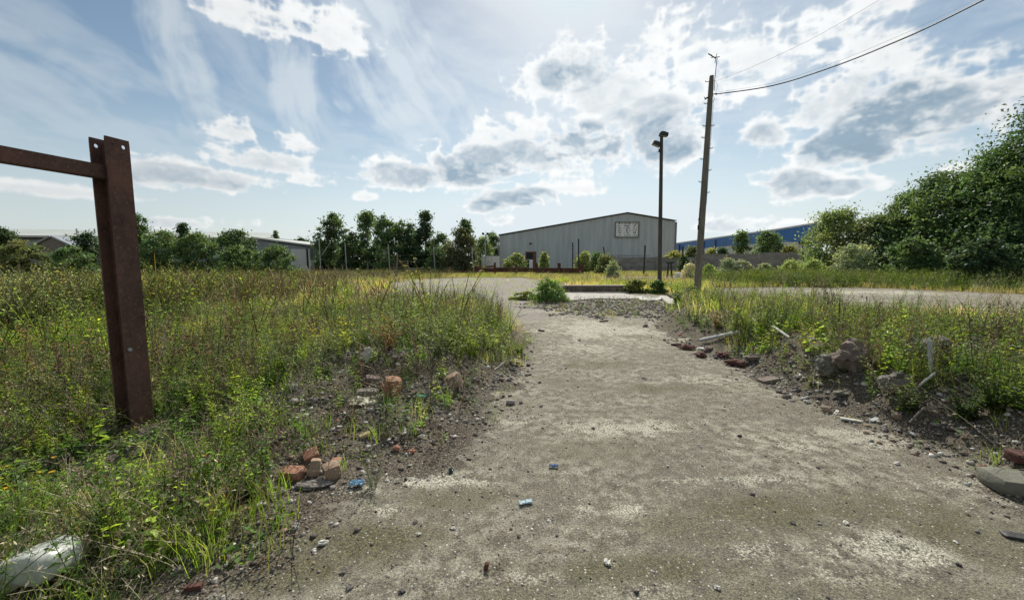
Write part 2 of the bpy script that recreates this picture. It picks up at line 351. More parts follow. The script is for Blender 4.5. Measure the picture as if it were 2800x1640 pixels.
def clouds(az, el, isfront):
    sh = (len(el), len(az)); AZ, EL = np.meshgrid(az, el); AZ = AZ.ravel(); EL = EL.ravel()
    # noise lives on the cloud plane's own directions (az, el), finer towards the horizon
    sx, sy = AZ / 7.0, EL / 5.0
    w1 = fbm(sx * .8, sy * .8, 5, 101) - .5; w2 = fbm(sx * .8 + 40, sy * .8, 5, 111) - .5
    n1 = fbm(sx * 1.6 + w1 * 1.3, sy * 1.9 + w2 * 1.3, 8, 121, .56)
    n2 = fbm(sx * 5 + w2 * 3, sy * 6 + w1 * 3, 5, 131, .58)
    def d(px, py):                         # display pixel of the photograph -> direction
        px *= 2800 / 2520; py *= 2800 / 2520
        x, y, z = ray(px, py); return math.degrees(math.atan2(x, y)), math.degrees(math.atan2(z, math.hypot(x, y)))
    blobs = [(690, 55, 120, 50, .1), (760, 75, 110, 48, .15), (850, 110, 70, 36, .15), (610, 15, 50, 30, 0), (575, 325, 50, 30, .35), (400, 430, 100, 34, .6), (500, 440, 120, 26, .55), (650, 398, 90, 26, .45), (715, 350, 50, 24, .3),
        (985, 432, 85, 32, .7), (1180, 410, 105, 52, .85), (1290, 385, 80, 42, .7), (1440, 360, 95, 60, 1.0), (1640, 345, 85, 65, .85), (1410, 170, 78, 60, .75), (1500, 230, 90, 50, .4), (1570, 190, 80, 45, .15),
        (1610, 280, 80, 50, .6), (1320, 200, 60, 45, .1), (1540, 300, 60, 40, .55), (1250, 340, 90, 40, .2), (1280, 485, 90, 26, .75), (1200, 505, 45, 22, .6), (1400, 470, 60, 16, .2), (1235, 543, 30, 13, .5), (1640, 60, 45, 50, .1),
        (1740, 170, 100, 80, .12), (1850, 150, 120, 60, .18), (1980, 120, 110, 50, .15), (2150, 130, 110, 60, .2), (2190, 15, 90, 38, .1), (2020, 60, 40, 24, 0), (1800, 240, 90, 30, .1),
        (2230, 290, 190, 85, 1.15), (2360, 285, 130, 60, 1.1), (2090, 360, 120, 55, 1.0), (2060, 260, 110, 70, .5), (2460, 250, 90, 55, .75), (1880, 340, 52, 42, .7), (2500, 200, 60, 40, .4),
        (1950, 455, 85, 38, .8), (2060, 462, 75, 20, .6), (1800, 555, 70, 20, .5), (1950, 560, 60, 12, .3), (130, 470, 150, 14, .3), (430, 550, 90, 12, .4), (560, 545, 60, 10, .3), (2380, 430, 80, 20, .2), (900, 485, 25, 10, .3), (770, 445, 40, 12, .2)]
    Fm = np.full(AZ.shape, -9.0, np.float64); S = np.zeros(AZ.shape); 
    for (px, py, rx, ry, g) in blobs:
        a0, e0 = d(px, py); a1, _ = d(px + rx, py); _, e1 = d(px, py - ry)
        ra, re = abs(a1 - a0) * 1.3, abs(e1 - e0) * 1.35
        de = (EL - e0) / re; de = np.where(de < 0, de * 1.35, de); da = (AZ - a0) / ra
        f = 1 - (da * da + de * de); f = np.maximum(np.where(f > 0, f * (1 + (min(1.2, rx / 110) if g > .3 else -.1)), f), -2)
        s = np.clip(g, 0, 1.2) * sstep(-0.25, .75, f - 0.85 * de * 0.8)
        S = np.maximum(S, s * sstep(-.5, .2, f)); Fm = np.maximum(Fm, f)
    front = np.full(AZ.shape, isfront)
    gen = (fbm(sx * .35, sy * .35, 3, 141) - .52) * 9
    Fm = np.where(front, Fm, np.clip(gen, -3, 1.2)); S = np.where(front, S, sstep(.2, 1, gen) * .6)
    bil = 0; ba = 1; bt = 0
    for i in range(5):
        bil = bil + ba * np.abs(2 * vnoise(sx * 3.1 * 2 ** i + w1 * 2 + 9 * i, sy * 3.4 * 2 ** i + w2 * 2, 300 + i) - 1); bt += ba; ba *= .58
    bil = bil / bt
    dens = Fm + (n1 - .5) * 3.0 + (n2 - .5) * .8 + (.42 - bil) * 3.2
    alpha = sstep(-0.35, 0.95, dens) * 0.97
    # grey core with bright edges
    core = S * sstep(0.0, 2.2, dens + (n2 - .5) * .8) * 1.05 + (n1 - .5) * .7 * S + (bil - .42) * .9 * np.clip(S + .3, 0, 1)
    core = np.clip(core, 0, 1.0)
    da = np.abs(AZ - SUN_AZ); vig = 1 - .18 * sstep(20, 60, da)
    white = np.array([.98, 1.0, 1.0]) * 7.3; grey = np.array([0.32, 0.435, 0.54]) * 7.3
    col = white[None] * (1 - core[:, None]) + grey[None] * core[:, None]
    col = col * (vig * (0.93 + .14 * n2))[:, None]
    # high thin cirrus: combed streaks
    cir = np.zeros(AZ.shape)
    for (px, py, L, Wd, ang, s) in [(455, 170, 230, 45, 78, .7), (980, 160, 270, 110, 55, .75), (735, 230, 120, 48, 84, .7), (1070, 290, 140, 40, -55, .5), (130, 290, 300, 75, 25, .5), (90, 105, 170, 30, 8, .5), (1200, 190, 200, 60, 20, .5),
                              (520, 40, 160, 70, 50, .35), (300, 480, 380, 60, 3, .45), (1000, 380, 300, 80, -10, .35), (620, 290, 120, 50, 20, .3), (900, 60, 120, 60, 40, .4), (800, 330, 90, 40, 60, .35), (2250, 480, 260, 50, 0, .4), (1550, 80, 200, 90, 100, .35), (30, 20, 200, 30, 20, .35), (1500, 260, 420, 210, 0, .62), (1950, 120, 330, 150, 0, .5), (1250, 420, 500, 90, 0, .5), (2000, 480, 500, 90, 0, .55), (1350, 60, 300, 120, 20, .4), (250, 400, 400, 90, 0, .4)]:
        a0, e0 = d(px, py); k = math.radians(-ang)
        deg = math.degrees(1 / (F * .9)); Ld, Wdg = L * deg * .95, Wd * deg * .95
        u = (AZ - a0) * math.cos(k) * math.cos(R(e0)) + (EL - e0) * math.sin(k); v = -(AZ - a0) * math.cos(R(e0)) * math.sin(k) + (EL - e0) * math.cos(k)
        v = v + (w1 * 2.2)
        st = fbm(u / 7 + px, v / 1.5, 7, 151, .6); f = 1 - (u / Ld) ** 2 - (v / Wdg) ** 2
        cir = np.maximum(cir, s * sstep(-.9, 1.5, f + (st - .5) * 2.6 + (n1 - .5) * 2.2))
    lowst = fbm(AZ / 14, EL / .9, 5, 161, .6)
    low = sstep(.42, .75, lowst) * (1 - sstep(8, 20, EL)) * .55
    cir = np.where(front, cir, sstep(.5, .8, fbm(AZ / 20, EL / 6, 5, 171)) * .4)
    cir = np.clip(np.maximum(np.maximum(cir, low), .72 * (1 - sstep(2, 20, EL))), 0, .85)
    veil = np.array([.80, .88, .93]) * 7.0 * vig[:, None]
    A = 1 - (1 - alpha) * (1 - cir)
    C = (col * alpha[:, None] + veil * (cir * (1 - alpha))[:, None]) / np.maximum(A, 1e-4)[:, None]
    return C.reshape(*sh, 3), A.reshape(sh)
def world(imgs):
    w = bpy.data.worlds.new('World'); sc.world = w; w.use_nodes = True; nt = w.node_tree; nt.nodes.clear()
    out = N(nt, 'ShaderNodeOutputWorld'); bg = N(nt, 'ShaderNodeBackground'); bg.inputs[1].default_value = 0.1
    sky = N(nt, 'ShaderNodeTexSky', sky_type='NISHITA'); sky.sun_disc = False; sky.sun_elevation = R(SUN_EL); sky.sun_rotation = R(SUN_AZ)
    sky.air_density = 1.0; sky.dust_density = 0.6; sky.ozone_density = 1.5; sky.altitude = 50
    tc = N(nt, 'ShaderNodeTexCoord'); mp = N(nt, 'ShaderNodeMapping'); mp.inputs['Rotation'].default_value = (0, 0, R(SKYROT))
    nt.links.new(tc.outputs['Generated'], mp.inputs[0])
    env, cov = [N(nt, 'ShaderNodeTexEnvironment') for _ in imgs]
    for e, im in zip((env, cov), imgs): e.image = im; e.interpolation = 'Cubic'; nt.links.new(mp.outputs[0], e.inputs[0])
    skyc = mix(nt, 1.0, sky.outputs[0], SKYGAIN, 'MULTIPLY')
    skyc = mix(nt, 1.0, skyc, (5.4, 6.2, 6.7), 'DARKEN')
    m = mix(nt, cov.outputs['Color'], skyc, env.outputs['Color'])
    nt.links.new(m, bg.inputs[0]); nt.links.new(bg.outputs[0], out.inputs[0])
    w.cycles.sampling_method = 'MANUAL'; w.cycles.sample_map_resolution = 512
    sun = bpy.data.lights.new('sun', 'SUN'); so = bpy.data.objects.new('sun', sun); COL.objects.link(so)
    sun.energy = 4.6; sun.angle = R(0.5); sun.color = (1.0, 0.95, 0.86)
    dv = Vector((math.sin(R(SUN_AZ)) * math.cos(R(SUN_EL)), math.cos(R(SUN_AZ)) * math.cos(R(SUN_EL)), math.sin(R(SUN_EL))))
    so.rotation_euler = dv.to_track_quat('Z', 'Y').to_euler(); so.location = dv * 100
SKYROT = -90.0; SKYGAIN = (0.72, 0.73, 0.66)
build_sky()
vs_ = sc.view_settings; sc.display_settings.display_device = 'sRGB'; vs_.view_transform = 'Standard'; vs_.look = 'None'; vs_.gamma = 1.0; vs_.exposure = 0.45
sc.cycles.max_bounces = 6; sc.cycles.diffuse_bounces = 3; sc.cycles.transmission_bounces = 4; sc.cycles.transparent_max_bounces = 6
sc.cycles.use_denoising = True
# ------------------------------------------------------------------ materials of built things
M_rust = simple('rusty_steel', (0.040, 0.024, 0.019), (0.155, 0.072, 0.048), 5.5, 0.85, 0.9, 0.008, spots=(0.17, 0.105, 0.075), spotscale=50, stretch=(1, 1, .7))
M_rust2 = simple('rusted_rail', (0.05, 0.022, 0.015), (0.13, 0.05, 0.03), 1.5, 0.9, 0.4, 0.02)
M_wood = simple('weathered_timber', (0.07, 0.062, 0.05), (0.20, 0.18, 0.145), 2.0, 0.9, 0.5, 0.01, stretch=(8, 8, .6))
M_wood2 = simple('dark_timber', (0.035, 0.032, 0.026), (0.10, 0.09, 0.07), 2.0, 0.9, 0.5, 0.01, stretch=(8, 8, .6))
M_black = simple('black_metal', (0.012, 0.012, 0.013), (0.03, 0.03, 0.03), 3, 0.6)
M_glass = simple('lamp_glass', (0.22, 0.23, 0.24), (0.35, 0.36, 0.37), 3, 0.2)
M_galv = simple('grey_metal', (0.22, 0.23, 0.24), (0.36, 0.37, 0.38), 3, 0.5, 0.1)
M_conc = simple('panel_concrete', (0.15, 0.145, 0.135), (0.30, 0.29, 0.27), 0.8, 0.9, 0.3, 0.02, spots=(0.08, 0.08, 0.07), spotscale=1.3, stretch=(1, 1, 2))
M_conc2 = simple('pale_concrete', (0.22, 0.20, 0.17), (0.40, 0.38, 0.34), 2.5, 0.9, 0.4, 0.02, spots=(0.2, 0.18, 0.15), spotscale=6)
M_brickwall = simple('old_block_wall', (0.055, 0.045, 0.035), (0.22, 0.18, 0.14), 3.5, 0.95, 0.6, 0.04, spots=(0.32, 0.28, 0.22), spotscale=8)
M_white = simple('white_paint', (0.62, 0.63, 0.62), (0.78, 0.79, 0.78), 2, 0.6, 0.1)
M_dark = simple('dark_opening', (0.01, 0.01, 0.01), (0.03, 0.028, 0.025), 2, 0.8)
M_brown = simple('brown_door', (0.10, 0.045, 0.025), (0.17, 0.08, 0.045), 2, 0.7)
M_olive = simple('olive_trim', (0.13, 0.14, 0.11), (0.18, 0.19, 0.15), 1, 0.6)
def cladding(name, c1, c2, pitch, horiz=False):
    m, nt, out = mat(name); tc = N(nt, 'ShaderNodeTexCoord').outputs['Object']
    w = N(nt, 'ShaderNodeTexWave', wave_type='BANDS', bands_direction='Z' if horiz else 'X'); w.inputs['Scale'].default_value = 1 / pitch * .314; nt.links.new(tc, w.inputs[0])
    n = noise(nt, .12, 5, .6, tc); col = ramp(nt, n.outputs[0], [(.3, c1), (.7, c2)])
    mp = N(nt, 'ShaderNodeMapping'); mp.inputs['Scale'].default_value = (1.5, 1.5, .12); nt.links.new(tc, mp.inputs[0])
    s = noise(nt, 1.0, 6, .7, mp.outputs[0]); col = mix(nt, .5, col, ramp(nt, s.outputs[0], [(.35, (.55, .55, .52)), (.6, (1, 1, 1))]), 'MULTIPLY')
    pbsdf(nt, out, col, .55, w.outputs[0], .5, .04, spec=.3); return m
M_clad = cladding('grey_cladding', (0.42, 0.455, 0.465), (0.47, 0.50, 0.51), 0.5)
M_blue = cladding('blue_cladding', (0.055, 0.16, 0.42), (0.07, 0.19, 0.48), 0.8)
M_wclad = cladding('white_cladding', (0.5, 0.52, 0.52), (0.6, 0.62, 0.62), 0.8)
M_roofg = cladding('pale_roof', (0.40, 0.43, 0.40), (0.48, 0.50, 0.46), 1.0)
M_shed = cladding('shed_cladding', (0.20, 0.235, 0.27), (0.26, 0.29, 0.32), 0.5)

# ------------------------------------------------------------------ rusty height barrier
def barrier():
    b = hit(392, 1190); bx, by, bz = -3.41, 3.52, b.z
    base = empty('height_barrier', (bx, by, bz - .1), R(-13), label='rusty steel goalpost of a vehicle height barrier rising from the weeds', cat='height barrier')
    w, d, h = .170, .175, 2.62 - bz + .1
    m = MB(); t = .014
    def flange(x, hz):                    # a plate with the photo's two bolt holes near its top
        bm = m.bm; n = 14
        y0, y1 = -d / 2, d / 2; zt = h + hz; zb = h - .13
        m.box((x, 0, zb / 2), (t, d, zb))
        # plate above: built of strips round two holes
        cs = [(-d * .25, h - .062), (d * .25, h - .062)]; r = .017
        for (cy, cz) in cs:
            ya, yb = (y0, 0) if cy < 0 else (0, y1)
            outer, inner = [], []
            for k in range(16):
                a = 2 * math.pi * (k + .5) / 16; ca, sa = math.cos(a), math.sin(a)
                s = min((yb - cy) / ca if ca > 0 else (ya - cy) / ca, (zt - cz) / sa if sa > 0 else (zb - cz) / sa)
                outer.append((cy + ca * s, cz + sa * s)); inner.append((cy + ca * r, cz + sa * r))
            # corners
            vo = [[bm.verts.new((x + sx * t / 2, p[0], p[1])) for p in outer] for sx in (-1, 1)]
            vi = [[bm.verts.new((x + sx * t / 2, p[0], p[1])) for p in inner] for sx in (-1, 1)]
            for k in range(16):
                q = (k + 1) % 16
                for s_ in (0, 1): bm.faces.new((vo[s_][k], vo[s_][q], vi[s_][q], vi[s_][k]))
                bm.faces.new((vi[0][k], vi[0][q], vi[1][q], vi[1][k])); bm.faces.new((vo[0][k], vo[0][q], vo[1][q], vo[1][k]))
    flange(w / 2, 0); flange(-w / 2, .0)
    m.box((0, 0, (h - .03) / 2), (w - t, .011, h - .03))
    m.done('post', M_rust, base)
    m = MB(); L = 3.9                      # crossbeam, runs back past the camera on its left
    m.box((0, -L / 2 - .006, 2.333 - base.location.z), (.075, L, .115), bev=.006)
    m.done('crossbeam', M_rust, base)
    m = MB(); m.box((0, -L - .1, 2.62 / 2), (.19, .19, 2.62), bev=.008); m.done('post', M_rust, base)
    m = MB()                               # welded loop on the road side
    pts = [(w / 2, .06, 0), (w / 2 + .02, .07, .005), (w / 2 + .045, .075, -.01), (w / 2 + .05, .075, -.05), (w / 2 + .045, .075, -.10), (w / 2 + .02, .07, -.115), (w / 2, .06, -.11)]
    m.tube([(x, y, z + 1.08) for x, y, z in pts], .006, 8); m.done('hook', M_rust, base, smooth=True)
    m = MB(); m.tube([(w / 2 + .001, -.055, .80), (w / 2 + .02, -.055, .80)], .015, 10); m.done('bolt', M_galv, base)
barrier()

# ------------------------------------------------------------------ poles and wires
def utility():
    t0 = at(1946, 208, 18.4); g = at(1905, 812, 18.4); g.z = z1(g.x, g.y) - .15
    b = empty('utility_pole', g, label='tall weathered wooden telegraph pole with climbing steps standing in the weeds', cat='utility pole')
    ax = t0 - g; Lp = ax.length; m = MB()
    ps = [ax * k for k in (0, .1, .3, .5, .7, .85, .97, 1)]
    m.tube(ps, [.155, .15, .142, .132, .12, .11, .10, .085], 16); m.done('pole', M_wood, b, smooth=True)
    def P(z): return ax * ((z - g.z) / ax.z)
    for (py, s) in [(224, -1), (268, -1), (283, -1), (344, -1), (376, -1), (435, -1), (497, -1), (343, 1), (405, 1), (465, 1), (526, 1)]:
        z = at(1925, py, 18.4).z; c = P(z); m = MB(); r = .12
        x1 = s * (r + .14)
        m.tube([c + Vector((s * r * .7, 0, 0)), c + Vector((x1, 0, .0)), c + Vector((x1, 0, .045))], .013, 6)
        if py != 224: m.tube([c + Vector((s * r * .8, -.02, -.02)), c + Vector((s * (r + .07), -.02, -.055)), c + Vector((x1 - s * .03, 0, -.01))], .007, 5)
        m.done('climbing_step', M_black, b)
    m = MB(); z = at(1925, 268, 18.4).z; c = P(z); m.tube([c + Vector((-.1, -.02, .03)), c + Vector((-.2, -.05, -.03)), c + Vector((-.24, -.05, -.07))], [.02, .035, .045], 8); m.done('bracket', M_black, b, smooth=True)
    z = at(1925, 258, 18.4).z; c = P(z); m = MB(); m.tube([c + Vector((.08, -.02, 0)), c + Vector((.2, -.02, .0)), c + Vector((.24, -.02, .0)), c + Vector((.27, -.02, 0))], [.02, .02, .05, .03], 8)
    m.tube([c + Vector((.1, 0, -.02)), c + Vector((.2, 0, -.2)), c + Vector((.13, 0, -.35)), c + Vector((.1, 0, -.3))], .008, 5); m.tube([c + Vector((.22, 0, .03)), c + Vector((.3, 0, .35)), c + Vector((.2, 0, .55)), c + Vector((.08, 0, .6))], .006, 5); m.done('insulator', M_black, b, smooth=True)
    # aerial strapped to the top
    a = MB(); p0 = at(1954, 222, 18.35) - g; p1 = at(1961, 158, 18.35) - g
    a.tube([p0 - Vector((0, 0, .4)), p0, p1], .014, 6)
    q = [at(1936, 147, 18.35) - g, at(1957, 160, 18.35) - g]
    a.tube([q[0], q[1]], .022, 6)
    a.tube([at(1944, 158, 18.3) - g, at(1968, 156, 18.4) - g], .014, 6); a.tube([at(1960, 147, 18.3) - g, at(1955, 172, 18.4) - g], .014, 6); a.tube([at(1945, 150, 18.2) - g, at(1949, 156, 18.5) - g], .012, 6)
    an = a.done('aerial', M_black, b)
    m = MB(); cz = [P(at(1925, y, 18.4).z) + Vector((-.15, -.03, 0)) for y in (568, 600, 622)]
    m.tube([cz[0], cz[2]], .014, 6); m.box(cz[2], (.06, .06, .2)); m.box(cz[1], (.045, .045, .1)); m.done('conduit', M_black, b)
    m = MB(); z = at(1915, 700, 18.4).z; c = P(z); m.tube([c + Vector((-.14 - .12 * math.sin(k / 12 * 2 * math.pi), -.02, .13 * math.cos(k / 12 * 2 * math.pi))) for k in range(13)], .012, 5); m.done('wire_coil', M_black, b)
    m = MB(); z = at(1925, 400, 18.4).z
    m.tube([P(at(1925, y, 18.4).z) + Vector((.145, -.02, 0)) for y in (270, 400, 560)], .007, 5); m.done('earth_wire', M_galv, b)
utility()
def wires():
    def wire(pts, r, lab):
        P = [at(*p) for p in pts]; e = P[-1] + (P[-1] - P[-2]) * 3; m = MB()
        # smooth through the points
        pp = []
        for i in range(len(P) - 1):
            a0 = P[max(i - 1, 0)]; a1 = P[i]; a2 = P[i + 1]; a3 = P[min(i + 2, len(P) - 1)]
            for k in range(8):
                t = k / 8; pp.append(.5 * ((2 * a1) + (a2 - a0) * t + (2 * a0 - 5 * a1 + 4 * a2 - a3) * t * t + (3 * a1 - a0 - 3 * a2 + a3) * t ** 3))
        pp += [P[-1], e]; m.tube(pp, r, 6)
        m.done('overhead_wire', M_black, label=lab, cat='wire', smooth=True)
    wire([(1958, 258, 18.35), (2111, 235, 16.0), (2278, 183, 13.8), (2444, 117, 12.0), (2555, 67, 11.0), (2690, 0, 9.9)], .020, 'thick black overhead cable sagging from the telegraph pole towards upper right')
    wire([(1958, 253, 18.35), (2111, 228, 16.0), (2278, 173, 13.8), (2444, 105, 12.0), (2555, 54, 11.0), (2665, 0, 10.0)], .0035, 'thin overhead wire running just above the thick cable')
    wire([(1957, 222, 18.35), (2030, 195, 17), (2180, 127, 15), (2290, 68, 13.8), (2405, 0, 12.6)], .004, 'thin highest overhead wire leaving the top of the telegraph pole')
wires()
def floodpole():
    t0 = at(1809, 366, 20); g = at(1803, 800, 20); g.z = z1(g.x, g.y) - .1; ax = t0 - g
    b = empty('floodlight_pole', g, label='slim dark timber pole carrying two black floodlights at its top', cat='floodlight pole')
    m = MB(); m.tube([ax * k for k in (0, .3, .6, .9, 1)], [.105, .10, .09, .08, .075], 12); m.done('pole', M_wood2, b, smooth=True)
    def head(px, py, s, tilt):
        c = at(px, py, 19.95) - g; M = Matrix.Translation(c) @ Matrix.Rotation(R(tilt), 4, 'Y')
        m = MB(); vs = m.box((0, 0, 0), (.36, .26, .17), M)
        m.box((s * -.02, 0, .10), (.2, .16, .05), M); m.box((s * -.17, 0, -.02), (.05, .28, .12), M)
        m.tube([M @ Vector((-s * .16, 0, 0)), M @ Vector((-s * .22, 0, -.05)), Vector((ax.x * .98, 0, (M @ Vector((0, 0, -.1))).z))], .02, 6)
        f = m.done('floodlight', M_black, b)
        m = MB(); m.box((0, 0, -.092), (.31, .21, .01), M); m.done('lamp_glass', M_glass, f)
    head(1815, 368, 1, 8); head(1795, 394, -1, 22)
    m = MB(); c = at(1804, 412, 19.9) - g; m.box(c, (.1, .08, .16)); m.done('junction_box', M_black, b)
floodpole()

# ------------------------------------------------------------------ buildings far off
def wall_shape(pxs, Y, depth, zbot=-.2):
    top = [at(x, y, Y) for x, y in pxs]; return [Vector((top[0].x, Y, zbot))] + top + [Vector((top[-1].x, Y, zbot))], Vector((0, depth, 0))
def warehouse():
    Y = 80; b = empty('grey_warehouse', at(1600, 745, Y) * Vector((1, 1, 0)) if False else Vector((at(1600, 700, Y).x, Y, 0)), label='large grey metal clad warehouse with low pitched gable facing the yard', cat='warehouse')
    o = b.location
    pl, off = wall_shape([(1365, 645), (1715, 584), (1848, 606)], Y, 60)
    m = MB(); m.prism([p - o for p in pl], off); m.done('wall', M_clad, b)
    m = MB()
    A, B, C = at(1363, 643, Y), at(1715, 582, Y), at(1849, 604, Y)
    for p, q in ((A, B), (B, C)):
        e = (q - p); n = Vector((-e.z, 0, e.x)).normalized() * .12
        s = Vector((0, -.35, 0)); m.prism([p + s - o, q + s - o, q + s + n - o, p + s + n - o], (0, 60.6, 0))
    m.done('roof', M_olive, b)
    for p in (A, C):
        m = MB(); m.box((p.x - o.x + (-.02 if p is A else .02), -.10, p.z / 2 - .1), (.2, .2, p.z - .3)); m.done('corner_trim', M_olive, b)
    # window panel
    a, c = at(1684, 609, Y), at(1744, 647, Y); cx, cz = (a.x + c.x) / 2 - o.x, (a.z + c.z) / 2; w, h = c.x - a.x, a.z - c.z
    m = MB()
    for s in (-1, 1):
        m.box((cx + s * (w / 2 + .09), -.12, cz), (.18, .24, h + .36)); m.box((cx, -.12, cz + s * (h / 2 + .09)), (w, .24, .18))
    fr = m.done('window', M_olive, b)
    m = MB(); m.box((cx, -.05, cz), (w, .1, h)); m.done('pane', M_white, fr)
    rr = random.Random(4)
    for i, u in enumerate((-.40, -.13, .14, .42)):
        for j in range(6):
            v = -.42 + j * .165; s = 1 if i < 2 else -1; x, z = cx + u * w, cz + v * h
            for k in range(3):
                xx = x + rr.uniform(-.12, .12) + k * .25 * s; zz = z + rr.uniform(-.08, .08)
                m = MB(); m.prism([(xx, -.112, zz), (xx + rr.uniform(.15, .36) * s, -.112, zz + rr.uniform(-.1, .15)), (xx + .05 * s, -.112, zz + rr.uniform(.14, .3))], (0, .014, 0)); m.done('crack', M_dark, fr)
    m = MB()                                # door with brown frame
    a, c = at(1437, 688, Y), at(1466, 730, Y); w = c.x - a.x; cx = (a.x + c.x) / 2 - o.x; t = a.z
    m.box((cx - w / 2 + .1, -.08, t / 2), (.2, .16, t)); m.box((cx + w / 2 - .33, -.08, t / 2), (.66, .16, t)); m.box((cx - .2, -.08, t - .12), (w - .7, .16, .24)); f = m.done('door', M_brown, b)
    m = MB(); m.box((cx - .25, -.02, t / 2 - .1), (w - .5, .05, t - .2)); m.done('opening', M_dark, f)
    m = MB(); m.box((cx + .05, -.09, .9), (.75, .06, 1.7)); m.done('board', M_white, f)
    m = MB(); p = at(1451, 666, Y) - o; m.box((p.x, -.18, p.z), (.45, .36, .22)); m.box((p.x, -.3, p.z + .1), (.2, .4, .12)); m.done('wall_lamp', M_black, b)
    m = MB(); p, q = at(1660, 698, Y) - o, at(1775, 698, Y) - o; m.box(((p.x + q.x) / 2, -.05, p.z), (q.x - p.x, .1, .12)); m.done('pale_strip', M_galv, b)
warehouse()
def annex():
    Y = 84; b = empty('lean_to', Vector((at(1350, 700, Y).x, Y, 0)), label='small pale lean-to shed roof against the left end of the grey warehouse', cat='shed'); o = b.location
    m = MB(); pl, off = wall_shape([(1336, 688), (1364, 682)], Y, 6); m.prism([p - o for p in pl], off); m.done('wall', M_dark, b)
    m = MB(); p, q = at(1333, 684, Y - .5), at(1365, 677, Y - .5); m.prism([p - o, q - o, q - o + Vector((0, 0, .5)), p - o + Vector((0, 0, .3))], (0, 7, 0)); m.done('roof', M_wclad, b)
    Y = 70; o = Vector((at(1340, 700, Y).x, Y, 0)); b = empty('storage_container', o, label='pale storage container beside the left corner of the grey warehouse', cat='container')
    a, c = at(1318, 700, Y), at(1364, 722, Y); m = MB(); m.box(((a.x + c.x) / 2 - o.x, 1.3, a.z / 2), (c.x - a.x, 2.6, a.z)); m.done('body', M_wclad, b)
    m = MB(); m.box((a.x - o.x - .02, -.03, a.z / 2), (.25, .1, a.z)); m.box((a.x - o.x + .55, -.03, a.z / 2), (.15, .1, a.z)); m.done('door_bar', M_galv, b)
annex()
def mast():
    Y = 66; t = at(1327, 641, Y); b = empty('floodlight_mast', (t.x, Y, 0), label='thin distant steel mast topped by a pair of round lamps left of the warehouse', cat='floodlight mast')
    m = MB(); m.tube([(0, 0, 0), (0, 0, t.z)], [.14, .07], 8); m.box((0, 0, t.z), (.7, .06, .06)); m.done('pole', M_galv, b)
    for s in (-1, 1):
        m = MB(); m.tube([(s * .36, -.15, t.z + .1), (s * .36, .0, t.z + .12), (s * .36, .15, t.z + .2)], [.2, .22, .1], 10); m.done('lamp', M_black, b)
mast()
def blue():
    Y0 = 95; cx = at(2122, 633, Y0)
    b = empty('blue_warehouse', (cx.x, Y0, 0), label='long blue and white warehouse behind the concrete panel wall on the right', cat='warehouse'); o = b.location
    far = at(1838, 668, 150); r = at(2233, 612, 93)
    c0 = at(2122, 630, Y0)
    def quad(p0, p1, zt0, zt1, zb0, zb1, th, name, m_):
        n = (p1 - p0).cross(Vector((0, 0, 1))).normalized() * -th
        m = MB(); m.prism([Vector((p0.x, p0.y, zb0)) - o, Vector((p1.x, p1.y, zb1)) - o, Vector((p1.x, p1.y, zt1)) - o, Vector((p0.x, p0.y, zt0)) - o], n); return m.done(name, m_, b)
    e0 = at(1838, 686, 150).z; e1 = at(2122, 662, Y0).z; e2 = at(2233, 661, 93).z
    quad(far, c0, far.z, c0.z, e0, e1, .4, 'blue_wall', M_blue)
    r2 = at(2290, 622, 93)
    quad(c0, r, c0.z, r.z, e1, e2, .4, 'gable_wall', M_blue)
    quad(far, c0, e0 - .01, e1 - .01, -.2, -.2, .3, 'white_wall', M_wclad); quad(c0, r, e1 - .01, e2 - .01, -.2, -.2, .3, 'white_wall', M_wclad)
    m = MB()                                  # roof closes the volume
    bk = Vector((45, 60, 0)); z = Vector((0, 0, .02))
    m.prism([far - o + z, c0 - o + z, r - o + z, r - o + z + bk, far - o + z + bk * .6], (0, 0, .35)); m.done('roof', M_wclad, b)
    M_db = simple('dark_blue', (.02, .05, .16), (.03, .07, .2), 1, .6)
    for px in (1859, 1925, 1956):
        m = MB()
        t = (px - 1838) / (2122 - 1838); k = t * 95 / ((1 - t) * 150 + t * 95) if False else None
        # perspective-correct place along the wall
        x_, y_, _ = ray(px, 650); s = (x_ / y_); den = (c0.x - far.x) - s * (c0.y - far.y); tt = (s * far.y - far.x) / den
        p = far + (c0 - far) * tt; zt = far.z + (c0.z - far.z) * tt
        m.box((p.x - o.x, p.y - o.y - .35, zt / 2 - .2), (.55 if px > 1900 else .9, .3, zt - .5)); m.done('downpipe', M_db, b)
    m = MB(); p = at(2205, 665, 94) - o; m.box((p.x, -1.6, p.z), (2.6, .3, .7)); p = at(2185, 665, 94.3) - o; m.box((p.x, -1.3, p.z), (.9, .3, .7)); m.done('window', M_dark, b)
blue()
